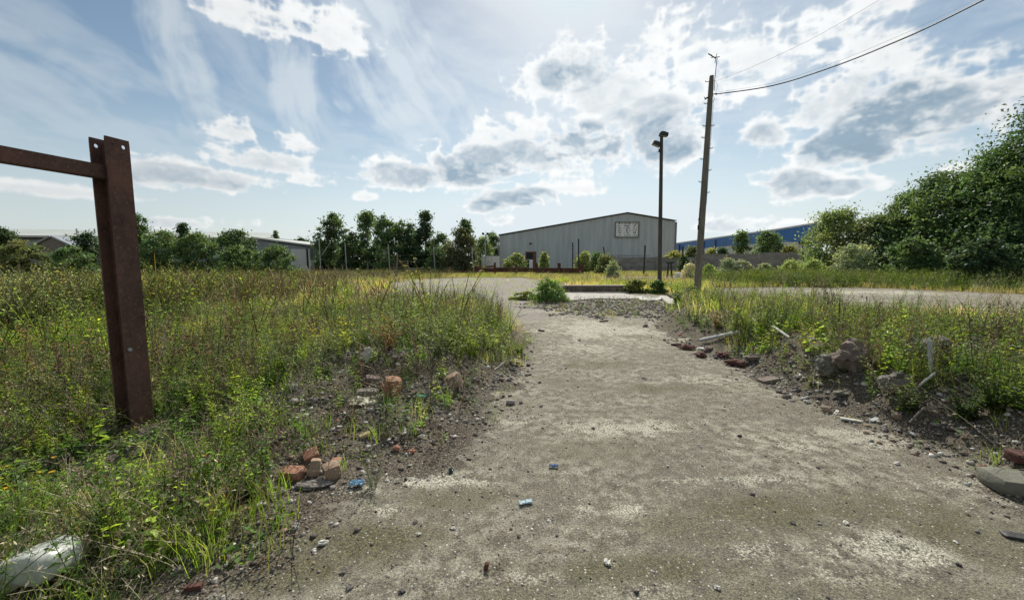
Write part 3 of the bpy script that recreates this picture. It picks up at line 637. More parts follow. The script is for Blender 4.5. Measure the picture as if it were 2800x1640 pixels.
def leftsheds():
    Y = 58; o = Vector((at(780, 700, Y).x, Y, 0)); b = empty('metal_shed', o, label='grey metal shed with sloping pale roof and white wall behind the round bushes', cat='shed')
    a, c, e = at(690, 655, Y), at(848, 676, Y), at(766, 668, Y)
    m = MB(); m.prism([p - o for p in (Vector((a.x, Y, 0)), a, c, Vector((c.x, Y, 0)))], (0, 14, 0)); m.done('wall', M_shed, b)
    m = MB(); p, q = at(686, 651, Y - .4), at(850, 673, Y - .4); r_, s_ = at(733, 651, Y + 13), at(688, 648, Y + 13)
    m.prism([p - o, q - o, q - o + Vector((0, 0, .22)), p - o + Vector((0, 0, .22))], (0, 14.8, 0)); m.done('roof', M_roofg, b)
    m = MB(); p, q = at(795, 681, Y), at(838, 681, Y); m.box(((p.x + q.x) / 2 - o.x, -.05, p.z / 2), (q.x - p.x, .1, p.z)); m.done('roller_door', M_wclad, b)
    m = MB(); p = at(841, 680, Y) - o; m.tube([(p.x, -.12, 0), (p.x, -.12, p.z)], .12, 8); m.done('downpipe', M_dark, b); m = MB(); p = at(846, 680, Y) - o; m.box((p.x, -.1, p.z / 2), (.22, .2, p.z)); m.done('corner_trim', M_wclad, b)
    Y = 120; o = Vector((at(300, 700, Y).x, Y, 0)); b = empty('long_warehouse', o, label='very long low warehouse with pale grey roof across the far left', cat='warehouse')
    a, c = at(-250, 640, Y), at(760, 652, Y)
    m = MB(); m.prism([p - o for p in (Vector((a.x, Y, 0)), a, c, Vector((c.x, Y, 0)))], (0, 40, 0)); m.done('wall', M_shed, b)
    m = MB(); p, q = at(-250, 645, Y - .8), at(762, 655, Y - .8); p2, q2 = at(-260, 625, Y + 18), at(740, 641, Y + 18)
    m.prism([p - o, q - o, q2 - o, p2 - o], (0, 0, .5)); m.done('roof', M_roofg, b)
    m = MB(); e = at(-250, 646, Y - .9), at(762, 656, Y - .9); m.prism([e[0] - o, e[1] - o, e[1] - o + Vector((0, 0, -.45)), e[0] - o + Vector((0, 0, -.45))], (0, .5, 0)); m.done('gutter', M_dark, b)
    for px in (210, 259):
        m = MB(); p = at(px, 634, Y + 8) - o; m.tube([p - Vector((0, 0, 1)), p + Vector((0, 0, 1.0))], .22, 8); m.done('roof_vent', M_galv, b)
    Y = 75; o = Vector((at(142, 700, Y).x, Y, 0)); b = empty('gabled_hut', o, label='small dark gabled hut in front of the long warehouse', cat='hut')
    pl, off = wall_shape([(90, 676), (141, 650), (192, 676)], Y, 10); m = MB(); m.prism([p - o for p in pl], off); m.done('wall', simple('hut_boards', (.10, .095, .085), (.17, .16, .14), 2, .9), b)
    A, B, C = at(84, 676, Y), at(141, 648, Y), at(204, 677, Y); m = MB()
    for p, q in ((A, B), (B, C)):
        e = q - p; n = Vector((-e.z, 0, e.x)).normalized() * .3; s = Vector((0, -.3, 0)); m.prism([p + s - o, q + s - o, q + s + n - o, p + s + n - o], (0, 10.6, 0))
    m.done('roof', M_shed, b)
leftsheds()

# ------------------------------------------------------------------ concrete panel wall, fences, rusty barrier
def panelwall():
    segs = [(1570, 1690, 702, 60), (1690, 1900, 703, 56), (1902, 2082, 694, 53), (2084, 2197, 690, 50)]
    b = empty('panel_wall', (0, 0, 0), label='long grey concrete panel wall in front of the warehouses', cat='wall')
    for i, (x0, x1, yt, Y) in enumerate(segs):
        n = max(1, round((x1 - x0) / 105))
        for k in range(n):
            a, c = at(x0 + (x1 - x0) * k / n, yt, Y), at(x0 + (x1 - x0) * (k + 1) / n, yt, Y); h = a.z; rows = 3
            m = MB(); zz = 0
            for r_ in range(rows):
                hh = h / rows; m.box(((a.x + c.x) / 2, Y + .01 * (r_ % 2), zz + hh / 2), (c.x - a.x - .16, .10, hh - .035), bev=.012); zz += hh
            m.box(((a.x + c.x) / 2, Y + .03, h / 2), (c.x - a.x - .2, .05, h - .06))
            m.done('panel', M_conc, b)
            m = MB(); m.box((c.x - .0, Y, h / 2 + .04), (.17, .2, h + .08), bev=.01); m.done('post', M_conc, b)
panelwall()
def rails():
    Y = 44; o = Vector((at(1440, 750, Y).x, Y, 0)); b = empty('steel_barrier', o, label='rusty steel girder barrier with stub posts across the back of the yard', cat='barrier')
    for px, top, w in ((1300, 728, .3), (1353, 718, .22), (1411, 722, .25), (1467, 718, .3), (1529, 719, .32), (1590, 723, .45)):
        p = at(px, top, Y); m = MB(); x = p.x - o.x
        m.box((x, -.12, p.z / 2), (w, .02, p.z)); m.box((x, .12, p.z / 2), (w, .02, p.z)); m.box((x, 0, p.z / 2), (.02, .22, p.z)); m.done('post', M_rust2, b)
    def rail(x0, y0, x1, y1, h, dy):
        p, q = at(x0, y0, Y), at(x1, y1, Y); m = MB(); u = Vector((0, 0, h))
        m.prism([p - o + Vector((0, dy, 0)), q - o + Vector((0, dy, 0)), q - o + u + Vector((0, dy, 0)), p - o + u + Vector((0, dy, 0))], (0, .1, 0)); m.prism([p - o + Vector((0, dy - .07, h)), q - o + Vector((0, dy - .07, h)), q - o + Vector((0, dy - .07, h + .03)), p - o + Vector((0, dy - .07, h + .03))], (0, .24, 0)); m.done('rail', M_rust2, b)
    rail(1297, 733, 1353, 730, .14, -.25); rail(1297, 744, 1592, 744, .40, -.26); rail(1353, 735, 1592, 737, .12, -.25); rail(1297, 754, 1470, 754, .22, -.27); rail(1470, 748, 1592, 748, .16, -.28)
    b = empty('steel_barrier', Vector((at(1240, 750, Y).x, Y, 0)), label='low single rail girder barrier left of the tall rusty one', cat='barrier', group=None); o2 = b.location
    for px in (1079, 1173, 1226):
        p = at(px, 730, Y); m = MB(); m.box((p.x - o2.x, 0, p.z / 2), (.3, .2, p.z)); m.done('post', M_rust2 if px > 1200 else M_black, b)
    p, q = at(1150, 743, Y), at(1296, 742, Y); m = MB(); m.box(((p.x + q.x) / 2 - o2.x, -.15, p.z), (q.x - p.x, .1, .22)); m.done('rail', M_rust2, b)
    p, q = at(1070, 750, Y), at(1296, 749, Y); m = MB(); m.box(((p.x + q.x) / 2 - o2.x, -.16, p.z), (q.x - p.x, .1, .14)); m.done('rail', M_black, b)
    # pale low wall behind
    Y2 = 56; p, q = at(1110, 732, Y2), at(1690, 732, Y2); m = MB(); m.box(((p.x + q.x) / 2, Y2, p.z / 2), (q.x - p.x, .2, p.z), bev=.02); m.done('low_wall', M_conc, label='low pale concrete wall under the trees behind the rusty barrier', cat='wall')
    # pallets / planks stack at 1085
    Y3 = 46
    o3 = Vector((at(1100, 745, Y3).x, Y3, 0)); b = empty('timber_stack', o3, label='dark stack of old boards beside the red post under the trees', cat='timber stack')
    for py in (714, 722, 730, 738):
        p = at(1098, py, Y3); m = MB(); m.box((random.uniform(-.15, .15), 0, p.z), (1.4, .5, .12)); m.done('board', M_wood2, b)
    for sx in (-.62, .62):
        m = MB(); m.box((sx, .0, .72), (.08, .4, 1.44)); m.done('upright', M_wood2, b)
rails()
def thinpost(px, top, bot, Y, w, mt, lab, lean=0, name='fence_post'):
    p, q = at(px + lean, top, Y), at(px, 745, Y); m = MB(); q.z = z1(q.x, q.y) - .1
    o = q.copy(); m.tube([Vector((0, 0, 0)), (p - o) * .5 + Vector((.01, 0, 0)), p - o], w, 6); ob = m.done(name, mt, label=lab, cat='post'); ob.location = o
thinpost(1566, 663, 745, 46, .075, M_black, 'shorter of the two dark upright stakes in front of the warehouse')
thinpost(1582, 653, 745, 46, .085, M_black, 'taller of the two dark upright stakes in front of the warehouse')
thinpost(1662, 675, 745, 47, .075, M_black, 'leaning broken dark stake between the stakes and the floodlight pole', lean=-12)
thinpost(1760, 671, 745, 42, .085, M_black, 'dark fence stake rising from the concrete wall under the white window', lean=4)
thinpost(1867, 673, 745, 50, .10, M_black, 'dark stake between the floodlight pole and the telegraph pole')
thinpost(2196, 670, 745, 49, .10, M_black, 'dark stake at the right hand end of the concrete wall')
thinpost(1572, 664, 745, 46.4, .02, M_galv, 'hair thin pale rod between the pair of dark stakes')
thinpost(56, 722, 745, 14, .025, M_wood, 'pale stake tilting out of the tall weeds at the left edge', lean=-6)
thinpost(1081, 694, 745, 30, .045, M_wood, 'pale brown stake in the grass in front of the tree belt', lean=6)
def wirefence():
    b = empty('wire_fence', (0, 0, 0), label='grey post and wire fence in front of the central tree belt', cat='fence'); Y = 50
    for px, top in ((872, 655), (943, 664), (1061, 668), (1185, 672), (1290, 676)):
        p = at(px, top, Y); q = at(px + 5, 735, Y); m = MB(); m.tube([Vector((q.x, Y, 0)), p], .055, 6); m.done('post', M_galv, b)
    m = MB(); p = at(903, 664, Y - .2); q = at(880, 697, Y - .2); m.tube([p, q], .05, 5); m.done('brace', M_galv, b)
    for a, c in (((872, 675), (1300, 676)), ((872, 697), (1300, 697)), ((872, 712), (1300, 712))):
        m = MB(); m.tube([at(a[0], a[1], Y - .1), at(c[0], c[1], Y - .1)], .009, 4); m.done('wire', M_wood, b)
wirefence()
# raised block edge and slab of the old weighbridge in the yard
def plinth():
    Y = 20.0; a, c = at(1538, 786, Y), at(1712, 786, Y); o = Vector(((a.x + c.x) / 2, Y, 0)); w = c.x - a.x
    b = empty('loading_plinth', o, label='low crumbling block plinth with a flat pale top edge in the yard', cat='plinth')
    m = MB(); m.box((0, .25, .14), (w, .5, .34), bev=.02)
    rr = random.Random(3)
    for k in range(26):
        m.box((-w / 2 + w * (k + .5) / 26 + rr.uniform(-.02, .02), -.03 - rr.uniform(0, .02), rr.uniform(.06, .16)), (w / 26 * rr.uniform(.6, .95), rr.uniform(.06, .14), rr.uniform(.1, .24)), Matrix.Rotation(rr.uniform(-.05, .05), 4, 'Y'), bev=.015)
    m.done('block_face', M_brickwall, b)
    m = MB(); m.box((0, .26, .335), (w + .04, .56, .05), bev=.012); m.done('coping', simple('coping', (.13, .10, .08), (.24, .2, .17), 4, .9), b)
    m = MB(); m.box((-.1, -.45, .04), (w + .2, .06, .07), bev=.01); m.done('kerb_edge', M_conc2, b)
plinth()
def slab():
    P = [gp(*p) for p in ((1540, 803), (1705, 804), (1732, 810), (1770, 817), (1690, 820), (1640, 818), (1570, 823), (1510, 818))]
    rr = random.Random(5); pts = []
    for i, (x, y) in enumerate(P):
        nx, ny = P[(i + 1) % len(P)]
        for k in range(8):
            t = k / 8; pts.append(Vector((x + (nx - x) * t + rr.uniform(-.04, .04), y + (ny - y) * t + rr.uniform(-.05, .05), .045)))
    m = MB(); m.prism(pts, (0, 0, -.15)); m.done('concrete_slab', M_conc2, kind='structure')
slab()
def trestle():
    Y = 34; p = at(1832, 716, Y); o = Vector((p.x, Y, z1(p.x, Y))); b = empty('trestle', o, label='dark splay legged trestle standing right of the floodlight pole', cat='trestle'); h = p.z - o.z
    m = MB(); m.box((0, 0, h - .06), (.62, .3, .14), bev=.03); m.done('top', M_black, b)
    for sx, sy in ((-1, -1), (1, -1), (-1, 1), (1, 1)):
        m = MB(); m.tube([(sx * .1, sy * .05, h - .1), (sx * .2, sy * .14, 0)], [.05, .035], 6); m.done('leg', M_black, b)
trestle()
# ------------------------------------------------------------------ trees and bushes
def unit(n, g):
    v = g.normal(size=(n, 3)); return v / np.linalg.norm(v, axis=1, keepdims=True)
def tubes(acc, P, r, n, c):               # P: (k,3) path
    P = np.asarray(P, float); k = len(P); r = np.broadcast_to(r, (k,))
    t = np.gradient(P, axis=0); t /= np.linalg.norm(t, axis=1, keepdims=True) + 1e-9
    ref = np.array([0.3, 1, 0.1]); u = np.cross(t, ref); u /= np.linalg.norm(u, axis=1, keepdims=True) + 1e-9; w = np.cross(t, u)
    a = np.arange(n) * 2 * np.pi / n
    V = P[:, None] + (u[:, None] * np.cos(a)[None, :, None] + w[:, None] * np.sin(a)[None, :, None]) * r[:, None, None]
    i = np.arange(k - 1)[:, None] * n + np.arange(n)[None]; j = np.arange(k - 1)[:, None] * n + (np.arange(n)[None] + 1) % n
    acc.add(V.reshape(-1, 3), np.stack([i, j, j + n, i + n], -1).reshape(-1, 4), c)
def leafquads(acc, C, size, col, g, up=0.35, out=None, asp=.55):
    n = len(C); d = unit(n, g)
    if out is not None: d = d + out * .5
    d[:, 2] -= .25; d /= np.linalg.norm(d, axis=1, keepdims=True)
    nrm = unit(n, g) ; nrm[:, 2] = np.abs(nrm[:, 2]) + up
    s = np.cross(d, nrm); s /= np.linalg.norm(s, axis=1, keepdims=True) + 1e-9
    L = (size * g.uniform(.6, 1.35, n))[:, None]
    b = C - d * L * .5; m = C; tip = C + d * L * .5
    nn = np.cross(s, d) * L * .12
    V = np.stack([b, m + s * L * asp * .5 + nn, tip, m - s * L * asp * .5 + nn], 1).reshape(-1, 3)
    Q = np.arange(4 * n).reshape(-1, 4); acc.add(V, Q, np.repeat(col, 4, 0))
def make_tree(name, label, cat, px, base, top, hw, Y, col, n=3200, leaf=.2, kind='round', bark=None, low=.12, depth=None, seed=None, group=None, gap=.35, z0=0., lean=0, skirt=0):
    g = np.random.default_rng(seed if seed is not None else abs(hash(name + str(px))) % 9999 if False else int(px * 7 + top))
    col = tuple(v * k for v, k in zip(col, (2.2, 2.1, 2.5) if n < 9000 else (2.5, 2.3, 2.6))); tp = at(px, top, Y); H = tp.z - z0; cx = tp.x; Rw = hw / F * Y
    o = Vector((cx, Y, z0)); root = empty(name, o, label=label, cat=cat, group=group); n = int(n * (2.0 if n < 9000 else 2.0)); leaf *= 1.3 if Y > 30 else 1.45
    dp = depth or min(Rw, H * .6)
    # clumps fill an envelope that depends on the kind
    nc = {'round': 70, 'spire': 64, 'wide': 100, 'irregular': 64}[kind] if n < 9000 else 150
    cl = []
    while len(cl) < nc:
        h = g.uniform(low, 1) if kind != 'round' else g.uniform(low, 1); a = g.uniform(0, 2 * np.pi)
        if kind == 'spire': env = (.35 + .65 * np.sin(np.clip((1 - h) / (1 - low), 0, 1) ** .8 * np.pi * .62))
        elif kind == 'wide': env = np.sqrt(max(0, 1 - max(0, (h - .45) / .55) ** 2.2)) * (.85 + .15 * np.sin(a * 3 + px))
        elif kind == 'irregular': env = np.sqrt(max(0, 1 - ((h - .55) / .5) ** 2)) * (.7 + .3 * np.sin(a * 2 + h * 9 + px))
        else: env = np.sqrt(max(0, 1 - ((h - .45) / .56) ** 2)) * (.88 + .14 * np.sin(a * 4 + h * 7 + px))
        rr = np.sqrt(g.uniform(.12, 1)) * env * .88
        p = np.array([np.cos(a) * rr * Rw + lean * (h - .5), np.sin(a) * rr * dp, h * H * (.93 + .07 * (1 - rr))])
        cl.append(p)
    cl = np.array(cl)
    if skirt:                              # dense low growth down to the ground
        k = int(nc * .4); a = g.uniform(0, 2 * np.pi, k); r = np.sqrt(g.uniform(.2, 1, k)); cl = np.vstack([cl, np.stack([np.cos(a) * r * Rw * skirt, np.sin(a) * r * dp * skirt, g.uniform(.02, .3, k) * H], 1)])
    nc = len(cl)
    cr = g.uniform(.55, 1.25, nc) * (min(Rw, dp, H * .5) * {'spire': .30, 'wide': .20, 'round': .27, 'irregular': .24}[kind] * (1 if n < 9000 else .72))
    cr *= 1.05; w = cr ** 1.8; idx = g.choice(nc, n, p=w / w.sum())
    dirs = unit(n, g); rad = g.uniform(0.15, 1, n) ** .6
    loose = np.where(g.uniform(0, 1, n) < .3, 2.1, 1.0)
    C = cl[idx] + dirs * (rad * cr[idx] * loose)[:, None] * np.array([1.15, 1.15, .8])
    C[:, 2] = np.maximum(C[:, 2], .05)
    ct = g.uniform(.7, 1.3, nc)[idx][:, None] * g.uniform(.75, 1.25, (n, 1)); warm = g.normal(0, .12, (nc, 1))[idx]
    base_c = np.array(col)[None] * ct * np.concatenate([1 + warm, 1 + .3 * warm, 1 - .4 * warm], 1)
    acc = Acc(); leafquads(acc, C, leaf, base_c, g)
    m = npmesh('crown', *acc.arr()[:2], C=acc.arr()[2]); link('crown', m, M_tree, root)
    ta = Acc(); th = H * (.85 if kind in ('spire', 'irregular') else .65); tr = max(.05, H * .017)
    ks = np.linspace(0, 1, 7); P = np.stack([lean * (ks * .8 - .5) * ks + np.sin(ks * 5 + px) * tr * .8, np.cos(ks * 4 + px) * tr * .6, ks * th], 1)
    tubes(ta, P, tr * (1.15 - ks), 7, (1, 1, 1))
    far = cl[np.argsort(-np.linalg.norm(cl * [1, 1, .3], axis=1))[:14]]
    for q in far:
        s = np.clip(q[2] / th * .6, .08, .9); p0 = np.array([np.interp(s, ks, P[:, i]) for i in range(3)]); md = (p0 + q) / 2 + np.array([0, 0, .06 * H]) * g.uniform(-.5, 1)
        tubes(ta, [p0, md, q], np.array([.5, .3, .1]) * tr * (1.1 - s * .5), 5, (1, 1, 1))
    V, Q, _ = ta.arr(); link('trunk', npmesh('trunk', V, Q, smooth=True), bark or M_bark, root)
    return root
DG, MG, LG, OG = (.045, .075, .030), (.06, .095, .036), (.085, .12, .045), (.075, .09, .035)
PALE, BRN, DK = (.13, .16, .09), (.058, .068, .034), (.03, .052, .024)
T = make_tree
import time as _t
# left side
T('bush', 'dark rounded tree cut off by the left edge of the photo', 'tree', 8, 740, 627, 30, 60, DK, 2600, .26)
T('bush', 'broad olive bush in front of the gabled hut', 'bush', 55, 750, 662, 85, 36, OG, 5500, .17, 'wide', low=.05, skirt=.9)
T('bush', 'bushy green shrub just left of the rusty post', 'bush', 195, 750, 677, 75, 33, MG, 4500, .15, 'wide', low=.05, skirt=.9)
T('bush', 'dark small tree rising over the hedge left of the rusty post', 'bush', 232, 745, 641, 38, 46, DK, 2200, .2, 'irregular', low=.15)
T('tree', 'narrow pointed tree just right of the rusty post', 'tree', 378, 745, 588, 28, 52, DG, 2600, .22, 'spire', low=.1)
T('bush', 'wide mid green thicket to the right of the rusty post', 'bush', 440, 752, 636, 75, 42, MG, 6500, .17, 'wide', low=.03, skirt=.95)
T('tree', 'dark knob topped tree poking out of the thicket', 'tree', 498, 745, 613, 22, 50, DK, 1800, .22, 'irregular', low=.3)
T('bush', 'tall mid green thicket between the knob topped tree and the round tree', 'bush', 535, 752, 640, 62, 43, MG, 5500, .17, 'wide', low=.03, skirt=.95)
T('tree', 'round topped dark tree left of the metal shed', 'tree', 642, 750, 630, 66, 47, DG, 5000, .19, 'wide', low=.08, skirt=.9)
T('bush', 'left one of two low rounded bushes before the shed', 'bush', 648, 752, 676, 62, 38, MG, 5000, .15, 'wide', low=.03, skirt=.95)
T('bush', 'right one of two low rounded bushes before the shed', 'bush', 752, 752, 673, 68, 38, MG, 5500, .15, 'wide', low=.03, skirt=.95)
T('tree', 'wispy little tree showing above the shed roof', 'tree', 752, 700, 632, 14, 76, DG, 500, .3, 'irregular', low=.45)
T('hedge', 'distant dark hedge between shed and central trees', 'hedge', 822, 745, 656, 52, 74, DK, 3200, .3, 'wide', low=.05, skirt=1, depth=2)
# central belt
BR = M_birch
T('tree', 'tall tree with a crooked top leaning left at the belt\'s left end', 'tree', 893, 742, 582, 44, 57, DG, 2600, .26, 'irregular', low=.1, lean=1.6)
T('tree', 'shorter thin tree beside the crooked topped tree', 'tree', 948, 742, 622, 34, 57, DG, 1900, .25, 'irregular', low=.04)
T('tree', 'tall slender birch, first of the belt\'s spires from the left', 'tree', 1002, 742, 575, 33, 58, MG, 2400, .25, 'spire', bark=BR, low=.04)
T('tree', 'birch with a bare pale trunk, next to the tallest slender one', 'tree', 1050, 742, 592, 34, 56, MG, 2200, .25, 'spire', bark=BR, low=.04)
T('tree', 'rounder green tree between the pale trunked birch and the twin tops', 'tree', 1092, 742, 606, 38, 58, DG, 2600, .25, 'round', low=.04, skirt=.8)
T('tree', 'small pointed tree squeezed beside the darkest spire', 'tree', 1126, 742, 612, 26, 59, DG, 1500, .25, 'spire', low=.04)
T('tree', 'darkest narrow spire tree near the middle of the belt', 'tree', 1161, 742, 579, 30, 57, DK, 2300, .26, 'spire', low=.04)
T('tree', 'low bushy tree right of the darkest spire', 'tree', 1208, 742, 645, 42, 54, DG, 3000, .23, 'wide', low=.04, skirt=.9)
T('tree', 'wide brownish tree with a tufted top at the belt\'s right end', 'tree', 1262, 742, 626, 50, 52, BRN, 3800, .22, 'wide', low=.04, skirt=.9)
T('tree', 'tufted green top rising out of the brownish tree', 'tree', 1272, 742, 602, 30, 54, DG, 1700, .24, 'irregular', low=.5)
T('tree', 'light green tree beside the twin lamp mast', 'tree', 1318, 742, 652, 30, 76, LG, 2000, .3, 'round', low=.04, skirt=.9)
T('tree', 'small round tree touching the warehouse\'s left corner', 'tree', 1347, 742, 640, 22, 86, MG, 1800, .32, 'round', low=.04)
for i, (px, tp, hw, c, lb) in enumerate([(905, 668, 45, DG, 'dark undergrowth shrub below the crooked topped tree'), (975, 662, 48, DG, 'dark undergrowth shrub below the tall slender birch'), (1045, 660, 48, DG, 'dark undergrowth shrub round the pale birch trunk'),
      (1120, 655, 50, DG, 'dark undergrowth shrub below the small pointed tree'), (1190, 662, 48, DG, 'dark undergrowth shrub beside the low bushy tree'), (1255, 690, 50, BRN, 'brown shrub at the foot of the tufted tree')]):
    T('shrub', lb, 'shrub', px, 742, tp, hw, 60 if i < 5 else 51, c, 2600, .26, 'wide', low=.02, skirt=1)
# right side
T('tree', 'small tree in front of the blue wall, left of a pair', 'tree', 2028, 720, 631, 28, 58, MG, 1900, .26, 'irregular', low=.2, skirt=.8)
T('tree', 'wider small tree in front of the blue wall, right of a pair', 'tree', 2104, 720, 634, 40, 57, MG, 2600, .26, 'round', low=.15, skirt=.8)
T('tree', 'rounded pale green tree at the right end of the concrete wall', 'tree', 2292, 738, 578, 88, 41, LG, 9500, .19, 'round', low=.05, skirt=.85)
T('tree', 'duller green tree between the rounded pale tree and the big dark trees', 'tree', 2402, 738, 594, 80, 37, (.062, .088, .038), 9500, .17, 'wide', low=.05, skirt=.9)
T('tree', 'tall spreading dark tree second from the right edge', 'tree', 2590, 735, 474, 125, 33, (.05, .085, .035), 15000, .17, 'round', low=.08, skirt=.9)
T('tree', 'mid height green tree filling the gap before the tall spreading dark tree', 'tree', 2488, 735, 535, 80, 35, (.05, .082, .034), 11000, .17, 'round', low=.05, skirt=.9)
T('tree', 'big dark green tree just left of the largest one', 'tree', 2725, 735, 424, 120, 30, (.045, .08, .03), 15000, .16, 'round', low=.08, skirt=.9)
T('tree', 'largest dark tree cut off by the right edge of the photo', 'tree', 2905, 735, 285, 180, 27, (.035, .065, .026), 22000, .16, 'round', low=.04, skirt=.9)
T('bush', 'pale grey green bush at the foot of the duller green tree', 'bush', 2340, 735, 668, 55, 32, PALE, 3600, .15, 'round', low=.03, skirt=.9)
T('bush', 'low dark bush under the tall spreading tree', 'bush', 2500, 738, 655, 75, 29, MG, 5000, .14, 'wide', low=.02, skirt=1)
T('bush', 'shaded bush under the big trees near the right edge', 'bush', 2700, 740, 660, 130, 24, DK, 6500, .14, 'wide', low=.02, skirt=1)
# bushes along the barrier and wall
YG = (.12, .15, .05)
T('bush', 'bright green bush left of the brown warehouse door', 'bush', 1412, 745, 696, 42, 52, YG, 1800, .2, 'wide', low=.02, skirt=.9)
T('bush', 'small yellow green bush right of the brown warehouse door', 'bush', 1490, 745, 692, 16, 54, YG, 900, .2, 'round', low=.05)
T('bush', 'green bush right of the taller dark stake', 'bush', 1600, 745, 690, 27, 50, YG, 1300, .2, 'round', low=.05, skirt=.9)
T('bush', 'dark green bush where the concrete wall begins', 'bush', 1632, 745, 694, 18, 50, MG, 900, .2, 'round', low=.05)
T('bush', 'leafy dark bush at the foot of the leaning stake', 'bush', 1656, 748, 700, 28, 45, OG, 1500, .17, 'round', low=.02, skirt=.9)
T('bush', 'pale leafy shrub in front of the dark bush by the wall', 'bush', 1676, 752, 716, 20, 37, PALE, 900, .13, 'round', low=.02, skirt=.8)
T('bush', 'yellow creeper spilling over the wall beside the floodlight pole', 'bush', 1842, 720, 690, 42, 57, (.15, .16, .05), 900, .22, 'wide', low=.7)
T('bush', 'dark bush beneath the stake between the two poles', 'bush', 1870, 745, 702, 16, 50, DK, 900, .18, 'spire', low=.02)
T('bush', 'brown green shrub showing over the wall between the poles', 'bush', 1897, 720, 676, 32, 62, OG, 1200, .22, 'wide', low=.5)
T('bush', 'yellow shrub over the wall right of the telegraph pole', 'bush', 1945, 720, 682, 22, 60, (.14, .16, .05), 600, .2, 'round', low=.6)
T('bush', 'dark shrub over the wall, left of the blue wall trees', 'bush', 1975, 720, 680, 18, 58, DK, 700, .2, 'round', low=.5)
T('bush', 'yellow green growth over the wall\'s right panel', 'bush', 2160, 720, 676, 34, 56, (.14, .15, .05), 1000, .2, 'wide', low=.6)
T('bush', 'pale flowering shrub just left of the telegraph pole', 'bush', 1885, 750, 722, 20, 36, (.24, .25, .17), 800, .12, 'round', low=.02, skirt=.9)
T('bush', 'bright green shrub right of the telegraph pole', 'bush', 1940, 752, 724, 26, 35, (.13, .18, .06), 1200, .12, 'wide', low=.02, skirt=.9)
T('bush', 'silvery shrub with pale spikes before the wall', 'bush', 1990, 754, 706, 24, 38, PALE, 1200, .13, 'round', low=.02, skirt=.9)
T('bush', 'widest silvery shrub before the wall', 'bush', 2030, 756, 714, 34, 37, (.17, .19, .13), 1500, .13, 'wide', low=.02, skirt=.9)
T('bush', 'white tinged low shrub before the wall\'s narrow post', 'bush', 2090, 756, 724, 36, 37, PALE, 1400, .13, 'wide', low=.02, skirt=.9)
T('bush', 'lime green bush below the wall\'s right end', 'bush', 2160, 752, 712, 28, 39, (.15, .19, .06), 1300, .14, 'round', low=.02, skirt=.9)
T('bush', 'lime green bush under the rounded pale tree', 'bush', 2225, 752, 713, 34, 36, (.14, .185, .06), 1600, .13, 'round', low=.02, skirt=.9)

T('bush', 'dense bright green bush growing left of the block plinth', 'bush', 1502, 833, 764, 48, 15.6, (.085, .14, .035), 2600, .055, 'round', low=.02, skirt=1)
T('bush', 'low yellow green growth spreading left of the plinth bush', 'bush', 1438, 830, 798, 48, 16.2, (.13, .16, .04), 1500, .05, 'wide', low=.02, skirt=1)
T('bush', 'green tuft round the foot of the floodlight pole', 'bush', 1798, 812, 768, 30, 19.4, (.05, .085, .025), 1300, .06, 'irregular', low=.02, skirt=1)
T('bush', 'green growth wrapped round the telegraph pole foot', 'bush', 1893, 828, 786, 34, 17.6, (.05, .07, .026), 1300, .06, 'irregular', low=.02, skirt=1)
T('bush', 'bright lime weeds between plinth and floodlight pole', 'bush', 1735, 802, 766, 42, 19.8, (.08, .10, .026), 1800, .06, 'irregular', low=.02, skirt=1)
# ------------------------------------------------------------------ ground plants: prototypes copied by numpy into a few uncountable covers
def leaf_at(acc, B, D, Nn, L, Wd, c, curl=.25):   # arrays of leaf base, direction, normal, length, width
    n = len(B); S = np.cross(D, Nn); S /= np.linalg.norm(S, axis=1, keepdims=True) + 1e-9; U = np.cross(S, D)
    L = np.asarray(L).reshape(-1, 1); Wd = np.asarray(Wd).reshape(-1, 1)
    m = B + D * L * .45 + U * L * .06; t = B + D * L - np.array([0, 0, 1]) * L * curl
    V = np.stack([B, m + S * Wd / 2, t, m - S * Wd / 2], 1).reshape(-1, 3)
    acc.add(V, np.arange(4 * n).reshape(-1, 4), np.repeat(c, 4, 0))
def stemtube(acc, P, r, c):
    tubes(acc, P, r, 3, c)
def p_leafy(g, h=.6, stems=1, nl=26, L=.07, W=.022, col=(.1, .15, .03), sc_=(.09, .08, .03), lean=.15, start=.15, up=.5, r=.003, flower=None):
    sa, la = Acc(), Acc()
    for s in range(stems):
        a = g.uniform(0, 6.28); hh = h * g.uniform(.65, 1.0); ln = g.uniform(.2, 1) * lean * (1 + min(stems, 6) * .25); k = np.linspace(0, 1, 5)[:, None]
        d = np.array([np.cos(a), np.sin(a), 0]); P = np.array([0, 0, hh])[None] * k + d[None] * (k ** 1.7) * ln * hh + d[None] * .02 * (stems > 1)
        stemtube(sa, P, r * np.array([1.2, 1.1, .9, .7, .35]), sc_)
        m = max(3, int(nl * g.uniform(.8, 1.2))); t = np.sort(g.uniform(start, 1, m)); B = np.stack([np.interp(t, k[:, 0], P[:, i]) for i in range(3)], 1)
        th = np.arange(m) * 2.4 + g.uniform(0, 6); D = np.stack([np.cos(th), np.sin(th), np.full(m, up) + g.normal(0, .25, m)], 1); D /= np.linalg.norm(D, axis=1, keepdims=True)
        nn = unit(m, g) * .5 + [0, 0, 1]; sz = (1.15 - .65 * t) * g.uniform(.6, 1.2, m)
        c = np.array(col)[None] * g.uniform(.7, 1.35, (m, 1)); c = c * (1 + np.array([.5, .2, 0])[None] * (t[:, None] > .6) * g.uniform(0, 1, (m, 1)))
        leaf_at(la, B, D, nn, L * sz, W * sz, c)
        if flower is not None:
            q = 6; B = P[-1][None] + g.normal(0, .018, (q, 3)); leaf_at(la, B, unit(q, g), unit(q, g), np.full(q, .022), np.full(q, .018), np.repeat([flower], q, 0), 0)
    return sa, la
